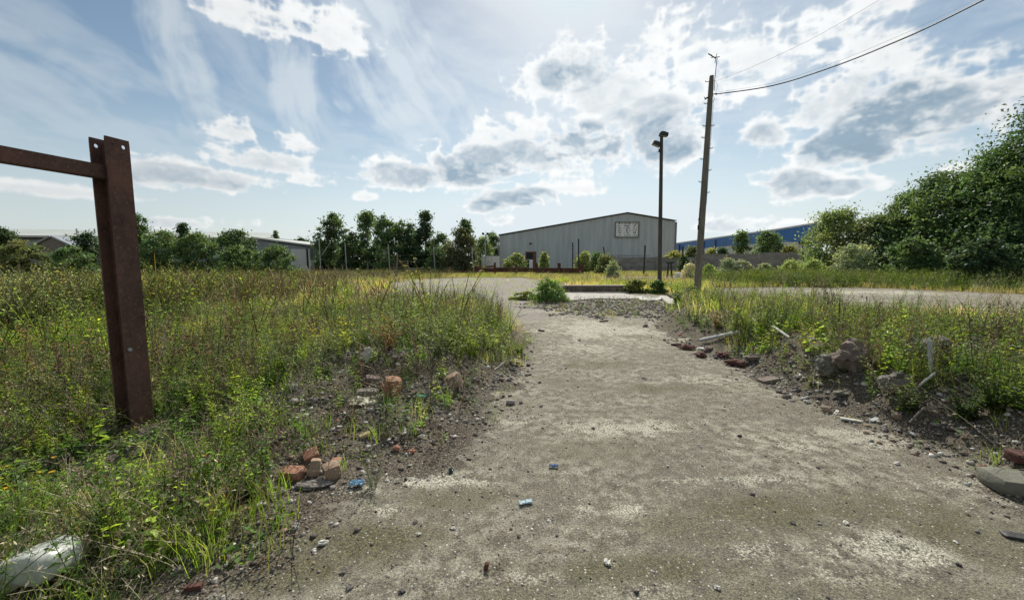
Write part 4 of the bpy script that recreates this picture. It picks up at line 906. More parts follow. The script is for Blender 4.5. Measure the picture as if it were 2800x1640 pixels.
def p_grass(g, n=14, h=.3, w=.006, spread=.5, col=(.12, .15, .04), droop=.5, r0=.05):
    la = Acc(); a = g.uniform(0, 6.28, n); H = h * g.uniform(.5, 1.05, n); sp = g.uniform(.1, 1, n) * spread
    base = np.stack([g.normal(0, r0, n), g.normal(0, r0, n), np.zeros(n)], 1); d = np.stack([np.cos(a), np.sin(a), 0 * a], 1); s = np.stack([-np.sin(a + .6), np.cos(a + .6), 0 * a], 1)
    V = []; ts = (0, .4, .75, 1.0); ws = (1, .85, .5, .12)
    for t, ww in zip(ts, ws):
        p = base + d * (sp * H * t ** 1.8)[:, None] + np.array([0, 0, 1]) * (H * (t - droop * .45 * t ** 3))[:, None]
        V += [p - s * w * ww / 2, p + s * w * ww / 2]
    V = np.stack(V, 1).reshape(-1, 3); q = np.array([[0, 1, 3, 2], [2, 3, 5, 4], [4, 5, 7, 6]]); Q = (np.arange(n)[:, None, None] * 8 + q[None]).reshape(-1, 4)
    c = np.repeat(np.array(col)[None] * g.uniform(.65, 1.35, (n, 1)) * (1 + g.normal(0, .12, (n, 3))), 8, 0); la.add(V, Q, np.clip(c, .005, 1)); return Acc(), la
def p_dry(g, h=.6, stems=4, col=(.2, .14, .07), r=.0022, seeds=14, lean=.35):
    sa = Acc()
    for s in range(stems):
        a = g.uniform(0, 6.28); hh = h * g.uniform(.5, 1); k = np.linspace(0, 1, 5)[:, None]; d = np.array([np.cos(a), np.sin(a), 0])
        P = np.array([0, 0, hh])[None] * k + d[None] * k ** 1.5 * lean * hh * g.uniform(.2, 1.2); stemtube(sa, P, r * np.array([1.3, 1.1, 1, .8, .5]), np.array(col) * g.uniform(.6, 1.3))
        for b in range(3):                # side twigs
            t = g.uniform(.35, .9); p = np.array([np.interp(t, k[:, 0], P[:, i]) for i in range(3)]); q = p + unit(1, g)[0] * [.6, .6, .3] * hh * .22 + [0, 0, hh * .12]; stemtube(sa, [p, (p + q) / 2 + [0, 0, -.01], q], r * .6, np.array(col) * .9)
        m = seeds; t = g.uniform(.55, 1, m); B = np.stack([np.interp(t, k[:, 0], P[:, i]) for i in range(3)], 1) + g.normal(0, .012, (m, 3))
        leaf_at(sa, B, unit(m, g) * [1, 1, .6] + [0, 0, .4], unit(m, g), np.full(m, .028), np.full(m, .012), np.array(col)[None] * g.uniform(.6, 1.5, (m, 1)), 0)
    return Acc(), sa
def p_cover(g, n=16, R_=.14, L=.05, W=.04, h=.08, col=(.06, .11, .03)):
    la = Acc(); a = g.uniform(0, 6.28, n); r = np.sqrt(g.uniform(0, 1, n)) * R_; B = np.stack([np.cos(a) * r, np.sin(a) * r, g.uniform(.01, h, n)], 1)
    D = unit(n, g) * [1, 1, .35]; nn = unit(n, g) * .45 + [0, 0, 1]; leaf_at(la, B, D, nn, L * g.uniform(.5, 1.3, n), W * g.uniform(.5, 1.2, n), np.array(col)[None] * g.uniform(.55, 1.45, (n, 1))); return Acc(), la
def merge(sa, la):
    V, Q, C = [], [], []; n = 0; ns = 0
    for k, A in enumerate((sa, la)):
        if A.n: v, q, c = A.arr(); V.append(v); Q.append(q + n); C.append(c); n += len(v)
        if k == 0: ns = n
    return np.concatenate(V), np.concatenate(Q), np.concatenate(C)
G = np.random.default_rng(11)
GREENS = dict(yg=(.19, .30, .045), mg=(.095, .175, .04), dg=(.05, .10, .028), bl=(.14, .20, .12), ol=(.155, .185, .07), st=(.34, .33, .18), br=(.15, .11, .075), rd=(.15, .07, .05), tan=(.34, .30, .20))
PRO = {}
def pro(key, f, cnt, **k): PRO[key] = [merge(*f(G, **k)) for _ in range(cnt)]
pro('tall', p_leafy, 6, h=.75, stems=2, nl=30, L=.075, W=.02, col=(1, 1, 1), sc_=(.8, .6, .5))
pro('willow', p_leafy, 6, h=.8, stems=3, nl=22, L=.09, W=.018, col=(1, 1, 1), sc_=(.9, .6, .5), up=.8)
pro('mug', p_leafy, 6, h=.65, stems=6, nl=30, L=.035, W=.011, col=(1, 1, 1), sc_=(.7, .6, .5), lean=.3, start=.1, up=.6, r=.002)
pro('broad', p_leafy, 6, h=.35, stems=2, nl=14, L=.075, W=.042, col=(1, 1, 1), sc_=(.8, .6, .5), up=.3)
pro('grass', p_grass, 8, n=16, h=.35, w=.0055, col=(1, 1, 1))
pro('finegrass', p_grass, 8, n=22, h=.5, w=.0035, col=(1, 1, 1), spread=.6, r0=.09)
pro('dry', p_dry, 8, h=.6, stems=4, col=(1, 1, 1))
pro('twig', p_dry, 8, h=.35, stems=5, col=(1, 1, 1), lean=1.6, seeds=3)
pro('cover', p_cover, 8, col=(1, 1, 1))
pro('low', p_cover, 6, n=22, R_=.12, L=.025, W=.016, h=.07, col=(1, 1, 1))
# coarse versions for far away
pro('ftall', p_leafy, 5, h=.8, stems=4, nl=16, L=.085, W=.024, col=(1, 1, 1), sc_=(.7, .6, .5), r=.006, lean=.25)
pro('fmug', p_leafy, 5, h=.8, stems=6, nl=12, L=.06, W=.02, col=(1, 1, 1), sc_=(.7, .6, .5), r=.005, lean=.3)
pro('fgrass', p_grass, 5, n=14, h=.42, w=.016, col=(1, 1, 1), r0=.16, spread=.6)
pro('fdry', p_dry, 5, h=.7, stems=3, col=(1, 1, 1), r=.005, seeds=7)
def scatter(name, label, cat, items, mt, kind='stuff'):
    Vs, Qs, Cs = [], [], []; n0 = 0; g = np.random.default_rng(len(name) * 31)
    for key, P, S, C in items:
        P = np.asarray(P); ps = PRO[key]; w = g.integers(0, len(ps), len(P))
        for i, (v, q, c) in enumerate(ps):
            k = np.where(w == i)[0]
            if not len(k): continue
            a = g.uniform(0, 6.28, len(k)); ca, sa = np.cos(a), np.sin(a); tx, ty = g.normal(0, .13, len(k)), g.normal(0, .13, len(k))
            x = v[None, :, 0] * ca[:, None] - v[None, :, 1] * sa[:, None] + v[None, :, 2] * tx[:, None]; y = v[None, :, 0] * sa[:, None] + v[None, :, 1] * ca[:, None] + v[None, :, 2] * ty[:, None]
            X = np.stack([x, y, np.broadcast_to(v[None, :, 2], x.shape)], -1) * S[k][:, None, None] + P[k][:, None]
            cc = c[None] * C[k][:, None]
            Vs.append(X.reshape(-1, 3).astype(np.float32)); Cs.append(cc.reshape(-1, 3).astype(np.float32))
            Qs.append((q[None] + (np.arange(len(k)) * len(v))[:, None, None]).reshape(-1, 4) + n0); n0 += len(k) * len(v)
    V = np.concatenate(Vs); print(name, len(V), 'verts'); me = npmesh(name, V, np.concatenate(Qs), C=np.concatenate(Cs))
    return link(name, me, mt, kind=kind, label=label, cat=cat)
def sample(n, r0, r1, a0=-58, a1=58, seed=0, pw=.5):
    g = np.random.default_rng(seed); r = (r0 ** (1 / pw) + (r1 ** (1 / pw) - r0 ** (1 / pw)) * g.uniform(0, 1, n)) ** pw; a = np.radians(g.uniform(a0, a1, n))
    return r * np.sin(a), r * np.cos(a), g
def place(key, n, r0, r1, dens, cols, s=(.6, 1.2), seed=0, a0=-58, a1=58, pw=.5, hgt=None, sink=.02):
    if r0 < 9 and a0 == -58 and a1 == 58: a0, a1, n = -82, 82, int(n * 82 / 58)
    x, y, g = sample(n, r0, r1, a0, a1, seed, pw)
    d = sdist(x, y, ROAD); dr = sdist(x, y, RYARD); ds = sdist(x, y, STRIP); sl = sdist(x, y, SOILL); sr = sdist(x, y, SOILR); yg = sdist(x, y, YARDG)
    left = x < .13 * y + .2
    env = dict(x=x, y=y, d=d, dr=dr, ds=ds, sl=sl, sr=sr, yg=yg, left=left, n1=fbm(x * .8, y * .8, 4, seed + 5), n2=fbm(x * 2.2, y * 2.2, 3, seed + 9), g=g, r=np.hypot(x, y))
    pr = dens(env); k = g.uniform(0, 1, n) < pr; x, y = x[k], y[k]
    P = np.stack([x, y, zf(x, y) - sink], 1); S = g.uniform(s[0], s[1], len(x))
    if hgt is not None: S = S * hgt({a: (b[k] if isinstance(b, np.ndarray) else b) for a, b in env.items()})
    S = S * (.62 + .62 * fbm(x * 1.3 + 9, y * 1.3, 3, 700)) if r1 < 14 else S
    names = list(cols); w = np.array([cols[c] for c in names], float)
    patch = fbm(x * .7 + 50, y * .7, 4, seed + 77)             # species grow in patches
    u = np.clip(g.uniform(0, 1, len(x)) * .45 + sstep(.3, .7, patch) * .55, 0, .999); cw = np.cumsum(w) / w.sum(); ci = np.searchsorted(cw, u)
    C = np.array([GREENS[c] for c in names])[np.minimum(ci, len(names) - 1)] * g.uniform(.75, 1.3, (len(x), 1))
    if key[0] == 'f' and key != 'finegrass' and r0 < 20: C = C * np.array([1.6, 1.5, 1.5])
    elif r0 < 6: C = C * 1.15
    return key, P, S, C
def on_veg(e, edge=.1): return np.where(e['left'], 1., .42 + .5 * sstep(.42, .6, e['n1'])) * sstep(0 + edge, .5 + edge, e['d'] + (e['n2'] - .5) * .8) * sstep(0, .6, e['dr']) * sstep(0, .8, e['ds'])
def soilcut(e, keep=.12):
    s = np.minimum(np.minimum(e['sl'], e['sr']) + (e['n2'] - .5) * .5, np.where((e['d'] < 3) & ((e['y'] > 3.4) | ~e['left']), 4 * (fbm(e['x'] * 1.6, e['y'] * 1.6, 4, 321) - .29), 9)); return keep + (1 - keep) * sstep(-.1, .35, s)
_a = _t.time()
postclear = lambda e: sstep(.55, 1.0, np.hypot(e['x'] + 3.05, (e['y'] - 3.0)))
L = lambda e: np.where(e['left'], 1., 0.); RT = lambda e: np.where(e['left'], 0., 1.)
jug = gp(120, 1560)
jugclear = lambda e: np.clip(sstep(.28, .42, np.hypot(e['x'] - jug[0], (e['y'] - jug[1]) * 1.3)) + .0, 0, 1) * np.where((np.abs(e['x'] - jug[0]) < .4) & (e['y'] < jug[1]) & (e['y'] > jug[1] - .7), .0, 1.)
near = [
  place('cover', 8500, 1.2, 6.5, lambda e: on_veg(e) * soilcut(e, .03) * jugclear(e) * (.35 + L(e) * .5 * (e['x'] < -1.8)), dict(mg=2, dg=3, yg=1), (.5, 1.2), 1),
  place('low', 16000, 1.2, 9, lambda e: on_veg(e, 0) * soilcut(e, .35) * jugclear(e) * .7, dict(mg=2, ol=1, yg=1, br=1), (.5, 1.4), 2),
  place('broad', 5600, 1.6, 8, lambda e: on_veg(e) * soilcut(e, .06) * jugclear(e) * (.06 + .94 * postclear(e)) * (.25 + .6 * (e['n1'] > .5)), dict(mg=2, yg=3, dg=1), (.5, 1.1), 3),
  place('tall', 6000, 2.6, 11, lambda e: on_veg(e, .25) * soilcut(e, .12) * postclear(e) * (.25 + .75 * (e['n1'] > .48)), dict(yg=3, mg=2, ol=2, br=1), (.45, .95), 4),
  place('willow', 2600, 3.2, 12, lambda e: on_veg(e, .3) * soilcut(e, .04) * postclear(e) * (e['n2'] > .5), dict(yg=2, mg=2, bl=1), (.5, 1.0), 5),
  place('mug', 3800, 2.8, 12, lambda e: on_veg(e, .2) * postclear(e) * soilcut(e, .14) * (e['n1'] > .46), dict(bl=2, ol=2, mg=2), (.5, 1.0), 6),
]
grassy = [
  place('grass', 8500, 1.3, 9, lambda e: on_veg(e, .05) * soilcut(e, .1) * jugclear(e) * postclear(e) * .75, dict(dg=1, mg=3, ol=2, yg=2, st=1), (.45, 1.1), 11),
  place('finegrass', 4200, 2.5, 13, lambda e: on_veg(e, .15) * soilcut(e, .05) * postclear(e) * (.2 + .8 * (e['n2'] > .45)), dict(ol=3, mg=2, st=2, tan=1), (.6, 1.1), 12),
  place('fgrass', 23000, 9, 30, lambda e: on_veg(e, .3) * np.where(e['left'], 1, .35), dict(ol=2, mg=1, yg=3, st=5, tan=1), (.6, 1.25), 13),
  place('fgrass', 30000, 26, 62, lambda e: on_veg(e, .3) * .95, dict(ol=4, st=3, tan=2, yg=2), (.7, 1.3), 14),
  place('fgrass', 9000, 8, 55, lambda e: (e['d'] < .3) * (e['yg'] < .3) * sstep(.42, .54, e['n1']) * sstep(12, 22, e['y']), dict(ol=3, yg=3, mg=1, st=1), (.25, .65), 15),
  place('fgrass', 1800, 14, 45, lambda e: (e['dr'] < .1) * sstep(.52, .6, e['n1']), dict(ol=2, yg=1, st=1), (.2, .5), 16),
]
drys = [
  place('dry', 5000, 2.2, 12, lambda e: on_veg(e, .15) * soilcut(e, .2) * postclear(e) * (.25 + .75 * (e['n2'] > .5)), dict(br=3, tan=2, rd=1, st=1), (.35, .95), 21),
  place('twig', 4200, 1.4, 7, lambda e: on_veg(e, .02) * (.15 + .85 * postclear(e)) * soilcut(e, .3) * (.4 + .6 * L(e)), dict(br=3, tan=3, dg=1), (.4, 1.1), 22),
  place('fdry', 3800, 9, 34, lambda e: on_veg(e, .3) * (e['n1'] > .48), dict(br=1, tan=3, st=3), (.5, 1.3), 23),
]
hl = lambda e: .75 + .75 * sstep(8, 14, e['r']) * sstep(6, 11, -(e['x'] + .18 * e['y'])) * (1 - .4 * sstep(22, 34, e['r']))
mid = [
  place('ftall', 1500, 9, 27, lambda e: on_veg(e, .4) * L(e) * sstep(.47, .6, e['n1']), dict(ol=3, mg=4, bl=2), (.6, 1.15), 31, -58, 10, hgt=hl),
  place('fmug', 3600, 9, 30, lambda e: on_veg(e, .4) * L(e) * sstep(.46, .6, e['n1']), dict(bl=3, ol=3, mg=2), (.5, 1.1), 32, -58, 8, hgt=hl),
  place('ftall', 1500, 7, 20, lambda e: on_veg(e, .5) * RT(e) * sstep(.45, .6, e['n1']) * (e['y'] < 13), dict(yg=2, mg=2, bl=1), (.5, .9), 33, 5, 58),
  place('fmug', 6500, 17, 40, lambda e: RT(e) * on_veg(e, 1) * sstep(-2, 3, e['x'] - .28 * e['y'] - 6) * sstep(20, 25, e['y'] ), dict(bl=2, mg=3, yg=1, ol=1), (.7, 1.5), 34, 20, 58),
  place('ftall', 2400, 15, 40, lambda e: RT(e) * on_veg(e, 1) * sstep(0, 3, e['x'] - .45 * e['y'] - 4) * sstep(17, 22, e['y']), dict(mg=3, bl=2), (.8, 1.6), 35, 25, 58),
  place('ftall', 900, 34, 50, lambda e: on_veg(e, .5) * sstep(.5, .6, e['n1']), dict(yg=2, mg=2, ol=1), (.6, 1.4), 36, -58, 58),
  place('fmug', 3000, 30, 42, lambda e: on_veg(e, .5) * L(e) * sstep(-4, -9, e['x'] + .0) * sstep(.4, .5, e['n1']), dict(ol=3, bl=2, st=1), (.7, 1.3), 37, -58, 0),
]
mid += [
  place('fmug', 1500, 8, 17, lambda e: on_veg(e, .4) * L(e) * (e['x'] < -8) * (e['n1'] > .5), dict(bl=3, ol=2, mg=2), (1.1, 1.9), 41, -58, -28),
  place('ftall', 170, 7, 18, lambda e: on_veg(e, .4) * L(e) * .8, dict(ol=3, mg=2, yg=1), (1.0, 1.7), 42, -58, -5),
  place('ftall', 500, 17, 24, lambda e: on_veg(e, .3) * (e['x'] > 2) * (e['x'] < 10), dict(yg=3, ol=2, mg=1), (.5, 1.0), 43, 5, 30),
]
near += [place('willow', 900, 4.5, 10, lambda e: on_veg(e, .2) * soilcut(e, .0) * L(e) * (e['d'] < 1.8) * postclear(e), dict(yg=5, mg=1), (.55, 1.0), 61),
  place('broad', 900, 4, 11, lambda e: on_veg(e, .2) * soilcut(e, .1) * (e['d'] < 2.2), dict(yg=4, mg=1), (.7, 1.4), 62),
  place('tall', 800, 4.5, 11, lambda e: on_veg(e, .35) * soilcut(e, .0) * postclear(e), dict(yg=2, mg=3, br=1, ol=2), (.9, 1.35), 44),
  place('mug', 700, 4.5, 12, lambda e: on_veg(e, .35) * soilcut(e, .0) * postclear(e) * (e['n2'] > .45), dict(bl=3, mg=1, br=1), (.9, 1.4), 45)]
drys += [place('dry', 900, 4, 12, lambda e: on_veg(e, .3) * soilcut(e, .0) * postclear(e), dict(br=3, rd=2, tan=1), (.9, 1.4), 46),
  place('fdry', 900, 12, 19, lambda e: on_veg(e, .3) * L(e), dict(br=3, rd=1, tan=1), (1.2, 1.9), 47)]
MOUND = poly([(1440, 835), (1530, 822), (1640, 820), (1800, 822), (1850, 850), (1780, 868), (1650, 868), (1520, 852)])
drys.append(place('dry', 700, 10, 20, lambda e: (sdist(e['x'], e['y'], MOUND) < .1) * 1., dict(br=2, tan=2, ol=2), (.25, .6), 48, -2, 30))
grassy += [place('grass', 900, 10, 20, lambda e: (sdist(e['x'], e['y'], MOUND) < .1) * sstep(.45, .55, e['n2']), dict(ol=2, mg=1, st=1), (.4, .9), 49, -2, 30),
  place('low', 1500, 1.5, 9, lambda e: (e['d'] < .0) * (e['d'] > -.5) * (e['n2'] > .55), dict(ol=2, mg=1), (.2, .6), 50)]
scatter('weeds', 'leafy weeds growing thickly on both rubble banks beside the track', 'weeds', near, M_leaf)
scatter('tall_weeds', 'tall weeds spreading over the rough ground behind the banks', 'weeds', mid, M_leaf)
scatter('grass', 'green and straw coloured grass over the waste ground', 'grass', grassy, M_leaf)
scatter('dry_stalks', 'brown dead stalks and twigs tangled among the weeds', 'dead stalks', drys, M_stalk)
print('PLANTS', _t.time() - _a)

# ------------------------------------------------------------------ loose stones
def icos():
    bm = bmesh.new(); bmesh.ops.create_icosphere(bm, subdivisions=1, radius=1); V = np.array([v.co[:] for v in bm.verts]); T = np.array([[v.index for v in f.verts] for f in bm.faces]); bm.free(); return V, T
def gravel():
    V0, T0 = icos(); g = np.random.default_rng(5); Vs, Ts, Cs = [], [], []; n0 = 0
    def add(n, r0, r1, prob, smin, smax, pal, seed, pw=.5, flat=.6):
        nonlocal n0
        x, y, g = sample(int(n * (1.35 if r0 < 2 else 1)), r0, r1, *((-80, 80) if r0 < 2 else (-58, 58)), seed, pw); e = dict(d=sdist(x, y, ROAD), sl=sdist(x, y, SOILL), sr=sdist(x, y, SOILR), n=fbm(x * 1.7, y * 1.7, 4, seed), x=x, y=y)
        k = g.uniform(0, 1, len(x)) < prob(e); x, y = x[k], y[k]; m = len(x); s = smin * (smax / smin) ** (g.uniform(0, 1, m) ** 2.2)
        v = V0[None] * (1 + g.uniform(-.32, .32, (m, len(V0), 1))) * (g.uniform(.6, 1.2, (m, 1, 3)) * [1, 1, flat]) * s[:, None, None]
        a = g.uniform(0, 6.28, m); ca, sa = np.cos(a)[:, None], np.sin(a)[:, None]; v = np.stack([v[..., 0] * ca - v[..., 1] * sa, v[..., 0] * sa + v[..., 1] * ca, v[..., 2] + v[..., 0] * g.normal(0, .2, (m, 1))], -1)
        v += np.stack([x, y, zf(x, y) + s * .25], 1)[:, None]
        pal = np.array(pal); c = pal[g.integers(0, len(pal), m)] * g.uniform(.7, 1.2, (m, 1))
        Vs.append(v.reshape(-1, 3)); Cs.append(np.repeat(c, len(V0), 0)); Ts.append((T0[None] + (np.arange(m) * len(V0))[:, None, None]).reshape(-1, 3) + n0); n0 += m * len(V0)
    pal = [(.30, .28, .25), (.42, .40, .36), (.14, .12, .10), (.07, .06, .055), (.24, .17, .12), (.5, .48, .44), (.20, .18, .17), (.10, .09, .085)]
    bank = lambda e: sstep(-.25, .15, e['d'] + (e['n'] - .5) * .7) * (1 - sstep(.9, 1.8, np.minimum(e['sl'], e['sr'])) * .8)
    add(30000, 1.2, 7.5, lambda e: bank(e) * (.25 + .75 * (np.minimum(e['sl'], e['sr']) < .15)), .006, .03, pal, 51)
    add(70000, 1.3, 8, lambda e: bank(e) * (np.minimum(e['sl'], e['sr']) < .25) * (.3 + .7 * (e['n'] > .45)), .003, .011, pal, 60)
    add(14000, 1.2, 7, lambda e: (e['d'] < 0) * (.25 + .75 * sstep(.45, .6, e['n'])), .003, .009, pal, 61)
    add(14000, 5, 13, lambda e: bank(e) * .8 * (e['d'] < 1.6), .012, .05, pal, 52)
    add(6000, 1.2, 8, lambda e: (e['d'] < 0) * (.12 + .8 * sstep(-.9, 0, e['d'])), .004, .016, pal, 53)
    add(2500, 6, 20, lambda e: (e['d'] < 0) * (.1 + .9 * sstep(-.8, 0, e['d'])), .008, .03, pal, 54)
    add(2200, 14, 40, lambda e: (e['d'] < .3) * sstep(.5, .6, e['n']), .02, .07, pal, 55)
    add(60000, 10, 20, lambda e: (sdist(e['x'], e['y'], MOUND) + (e['n'] - .5) * 2.2 < .15) * .9, .012, .06, [(.13, .11, .09), (.2, .17, .14), (.08, .07, .06), (.34, .31, .27)], 57)
    add(900, 3.0, 12, lambda e: bank(e) * (np.minimum(e['sl'], e['sr']) < .3), .025, .075, [(.26, .2, .15), (.16, .13, .11), (.3, .28, .25), (.28, .13, .085)], 56)
    me = npmesh('gravel', np.concatenate(Vs), None, C=np.concatenate(Cs), T=np.concatenate(Ts))
    link('gravel', me, M_stone, kind='stuff', label='small stones and grit strewn along the track and its banks', cat='gravel')
gravel()
# ------------------------------------------------------------------ debris: each piece a thing of its own
M_brick = simple('old_red_brick', (0.22, 0.095, 0.055), (0.40, 0.21, 0.13), 7, .95, .8, .006, spots=(0.42, 0.36, 0.28), spotscale=22)
M_brick2 = simple('mortar_stained_brick', (0.20, 0.12, 0.075), (0.36, 0.27, 0.19), 8, .95, .8, .006, spots=(0.14, 0.12, 0.10), spotscale=18)
M_rock = simple('grey_rubble', (0.13, 0.115, 0.10), (0.27, 0.245, 0.215), 5, .95, .9, .02, spots=(0.36, 0.34, 0.30), spotscale=14)
M_rock2 = simple('brown_rubble', (0.13, 0.10, 0.085), (0.25, 0.20, 0.17), 5, .95, .9, .02, spots=(0.10, 0.11, 0.06), spotscale=9)
M_mossrock = simple('mossy_block', (0.10, 0.10, 0.078), (0.22, 0.215, 0.165), 6, .95, .8, .01, spots=(0.09, 0.10, 0.05), spotscale=9)
M_pale = simple('pale_board', (0.40, 0.39, 0.35), (0.58, 0.56, 0.50), 6, .8, .4, .01, spots=(.22, .2, .16), spotscale=14)
M_pipe = simple('grey_pipe', (0.34, 0.36, 0.37), (0.48, 0.50, 0.51), 5, .55, .1, spots=(.2, .18, .15), spotscale=12)
M_bluerag = simple('blue_rag', (0.16, 0.30, 0.42), (0.34, 0.50, 0.62), 20, .9)
M_green = simple('green_plastic', (0.02, 0.22, 0.13), (0.05, 0.33, 0.2), 10, .4)
M_redrub = simple('crushed_red_brick', (0.06, 0.025, 0.02), (0.14, 0.06, 0.045), 6, .95, .8, .01)
M_bin = simple('dark_bag', (0.03, 0.035, 0.07), (0.09, 0.10, 0.16), 9, .4)
def jugmat():
    m, nt, out = mat('milky_plastic'); tc = N(nt, 'ShaderNodeTexCoord').outputs['Object']; n = noise(nt, 6, 6, .6, tc)
    col = ramp(nt, n.outputs[0], [(.35, (.40, .43, .38)), (.65, (.58, .60, .55))]); n2 = noise(nt, 22, 6, .7, tc); col = mix(nt, ramp(nt, n2.outputs[0], [(.58, (0, 0, 0)), (.68, (.6, .6, .6))]), col, (.33, .32, .25))
    p = pbsdf(nt, None, col, .32, n.outputs[0], .25, .01); t = N(nt, 'ShaderNodeBsdfTranslucent'); t.inputs[0].default_value = (.6, .65, .58, 1)
    ms = N(nt, 'ShaderNodeMixShader'); ms.inputs[0].default_value = .3; nt.links.new(p.outputs[0], ms.inputs[1]); nt.links.new(t.outputs[0], ms.inputs[2]); nt.links.new(ms.outputs[0], out.inputs[0]); return m
from mathutils import noise as mnoise
def jug():
    c = hit(88, 1590); bm = bmesh.new(); nu, nv = 56, 28; rings = []
    Ln, Wd, Hh = .165, .115, .07           # half length, half width, half height
    for i in range(nu + 1):
        u = -1 + 2 * i / nu; 
        s = (1 - abs(u) ** 5) ** .5 if abs(u) < 1 else 0
        if u < 0: s *= 1 - .34 * (-u) ** 2.2      # narrows towards the neck
        ring = []
        for k in range(nv):
            a = 2 * math.pi * k / nv; ca, sa = math.cos(a), math.sin(a); e = .42
            y = math.copysign(abs(ca) ** e, ca) * Wd * s; z = math.copysign(abs(sa) ** e, sa) * Hh * s
            y *= 1 + .012 * math.sin(u * 22) * (abs(u) < .7); z *= 1 - .10 * (1 - abs(ca)) * math.cos(u * 2.4) * (sa > 0)
            z += .012 * math.sin(u * 3 + 1); nn = mnoise.noise(Vector((u * 3, y * 14, z * 14))) * .010 + mnoise.noise(Vector((u * 9, y * 30, z * 30))) * .004 - .006 * max(0, math.cos(u * 26)) ** 6 * (sa > 0) * (abs(u) < .8)
            ring.append(bm.verts.new((u * Ln, y + nn, z + nn)))
        rings.append(ring)
    for a, b in zip(rings, rings[1:]):
        for k in range(nv):
            try: bm.faces.new((a[k], a[(k + 1) % nv], b[(k + 1) % nv], b[k]))
            except ValueError: pass
    bmesh.ops.remove_doubles(bm, verts=bm.verts, dist=.0005)
    root = empty('plastic_container', c + Vector((0, .0, .075)), label='dented milky white plastic container lying in the grass at bottom left', cat='container')
    root.rotation_euler = (R(-12), R(-9), R(14))
    m = MB(); m.bm.free(); m.bm = bm; m.done('body', jugmat(), root, smooth=True)
    m = MB()
    pts = [(math.cos(t) * 0 + u * Ln * .97, math.copysign(1, 1) * 0, 0) for t, u in ((0, -1), (0, 1))]
    path = []
    for k in range(41):
        a = 2 * math.pi * k / 40; u = math.cos(a) * .985; s = max(0, 1 - abs(u) ** 5) ** .5 * ((1 - .42 * (-u) ** 1.6) if u < 0 else 1); path.append((u * Ln, math.copysign(Wd * s + .001, math.sin(a)) if abs(math.sin(a)) > .02 else 0, .012 * math.sin(u * 3 + 1) + .004))
    m.tube(path, .0035, 5, cap=False); m.done('seam', M_pale, root, smooth=True)
    m = MB(); m.tube([(-Ln + .02, 0, -.005), (-Ln - .015, 0, -.008), (-Ln - .04, 0, -.01)], [.034, .028, .030], 14); m.done('neck', M_pale, root, smooth=True)
jug()
def chunk(name, label, cat, px, py, size, mt, rot=(0, 0, 0), seed=0, rough=.12, bev=.1, kind='block', sink=.25, group=None, p=None):
    c = p if p is not None else hit(px, py); g = random.Random(seed * 13 + int(px)); bm = bmesh.new(); sx, sy, sz = size
    if kind == 'block':
        bmesh.ops.create_cube(bm, size=1); bmesh.ops.subdivide_edges(bm, edges=bm.edges[:], cuts=5, use_grid_fill=True)
        for v in bm.verts:                # round the cube's edges, then chip it
            q = v.co * 2; m_ = max(abs(q.x), abs(q.y), abs(q.z)); l = q.length; f = 1 - bev * max(0, (l - 1.15)) / .58; v.co = v.co * f
    else:
        bmesh.ops.create_icosphere(bm, subdivisions=4, radius=.5)
    off = Vector((g.uniform(0, 50), g.uniform(0, 50), g.uniform(0, 50)))
    for v in bm.verts:
        n1 = mnoise.noise(v.co * 2.2 + off) + .5 * mnoise.noise(v.co * 5 + off) + .25 * mnoise.noise(v.co * 11 + off)
        if kind != 'block':
            d = v.co.normalized(); st = mnoise.cell(d * 1.9 + off); v.co *= 1 + (st - .5) * .25
        v.co *= 1 + n1 * rough
        v.co = Vector((v.co.x * sx, v.co.y * sy, v.co.z * sz))
    m = MB(); m.bm.free(); m.bm = bm; o = m.done(name, mt, label=label, cat=cat, group=group, smooth=kind == 'block')
    o.location = c + Vector((0, 0, sz * (.5 - sink))); o.rotation_euler = [R(a) for a in rot]; return o
chunk('brick', 'whole red brick lying lowest and leftmost in the foreground brick heap', 'brick', 800, 1305, (.175, .10, .075), M_brick, (8, -4, -12), 1, .05, .12, sink=.1)
chunk('brick', 'brick standing on end in the middle of the foreground brick heap', 'brick', 862, 1296, (.075, .09, .125), M_brick2, (-14, 10, 20), 2, .06, .15, sink=.1)
chunk('brick', 'thick mortar crusted brick lump at the right of the foreground brick heap', 'brick', 908, 1304, (.115, .105, .115), M_brick2, (6, -8, 35), 3, .08, .15, sink=.1)
chunk('brick', 'bright orange broken brick corner tilted behind the foreground heap', 'brick', 850, 1250, (.11, .09, .04), M_brick, (24, -18, 30), 4, .08, .1, sink=-.1)
chunk('stone', 'long flat grey stone in front of the foreground brick heap', 'stone', 850, 1332, (.26, .10, .045), M_rock, (0, 0, 5), 5, .1, kind='stone', sink=.2)
chunk('brick', 'upright orange red brick half on the left bank', 'brick', 1074, 1078, (.17, .13, .20), M_brick, (10, 8, 24), 6, .08, .15, sink=.1)
chunk('stone', 'angular brown stone left of the upright brick on the bank', 'stone', 1020, 1055, (.17, .14, .12), M_rock2, (0, 10, 20), 7, .12, kind='block', sink=.1)
chunk('stone', 'flat grey stone between the angular stone and the pale scrap', 'stone', 1005, 1080, (.22, .14, .07), M_rock, (0, 4, 10), 8, .12, kind='block', sink=.1)
chunk('stone', 'pale chalky stone high on the left bank among weeds', 'stone', 1008, 982, (.22, .16, .17), simple('chalk_stone', (.34, .33, .27), (.52, .5, .43), 6, .9), (0, 0, 30), 9, .14, kind='stone', sink=.2)
chunk('brick', 'brown brick lump at the left bank\'s edge nearest the track', 'brick', 1238, 1055, (.19, .14, .15), M_brick2, (12, -20, -20), 10, .1, sink=.1)
chunk('stone', 'small white stone low among weeds on the left bank', 'stone', 800, 1066, (.11, .09, .09), M_pale, (0, 0, 0), 11, .12, kind='stone', sink=.2)
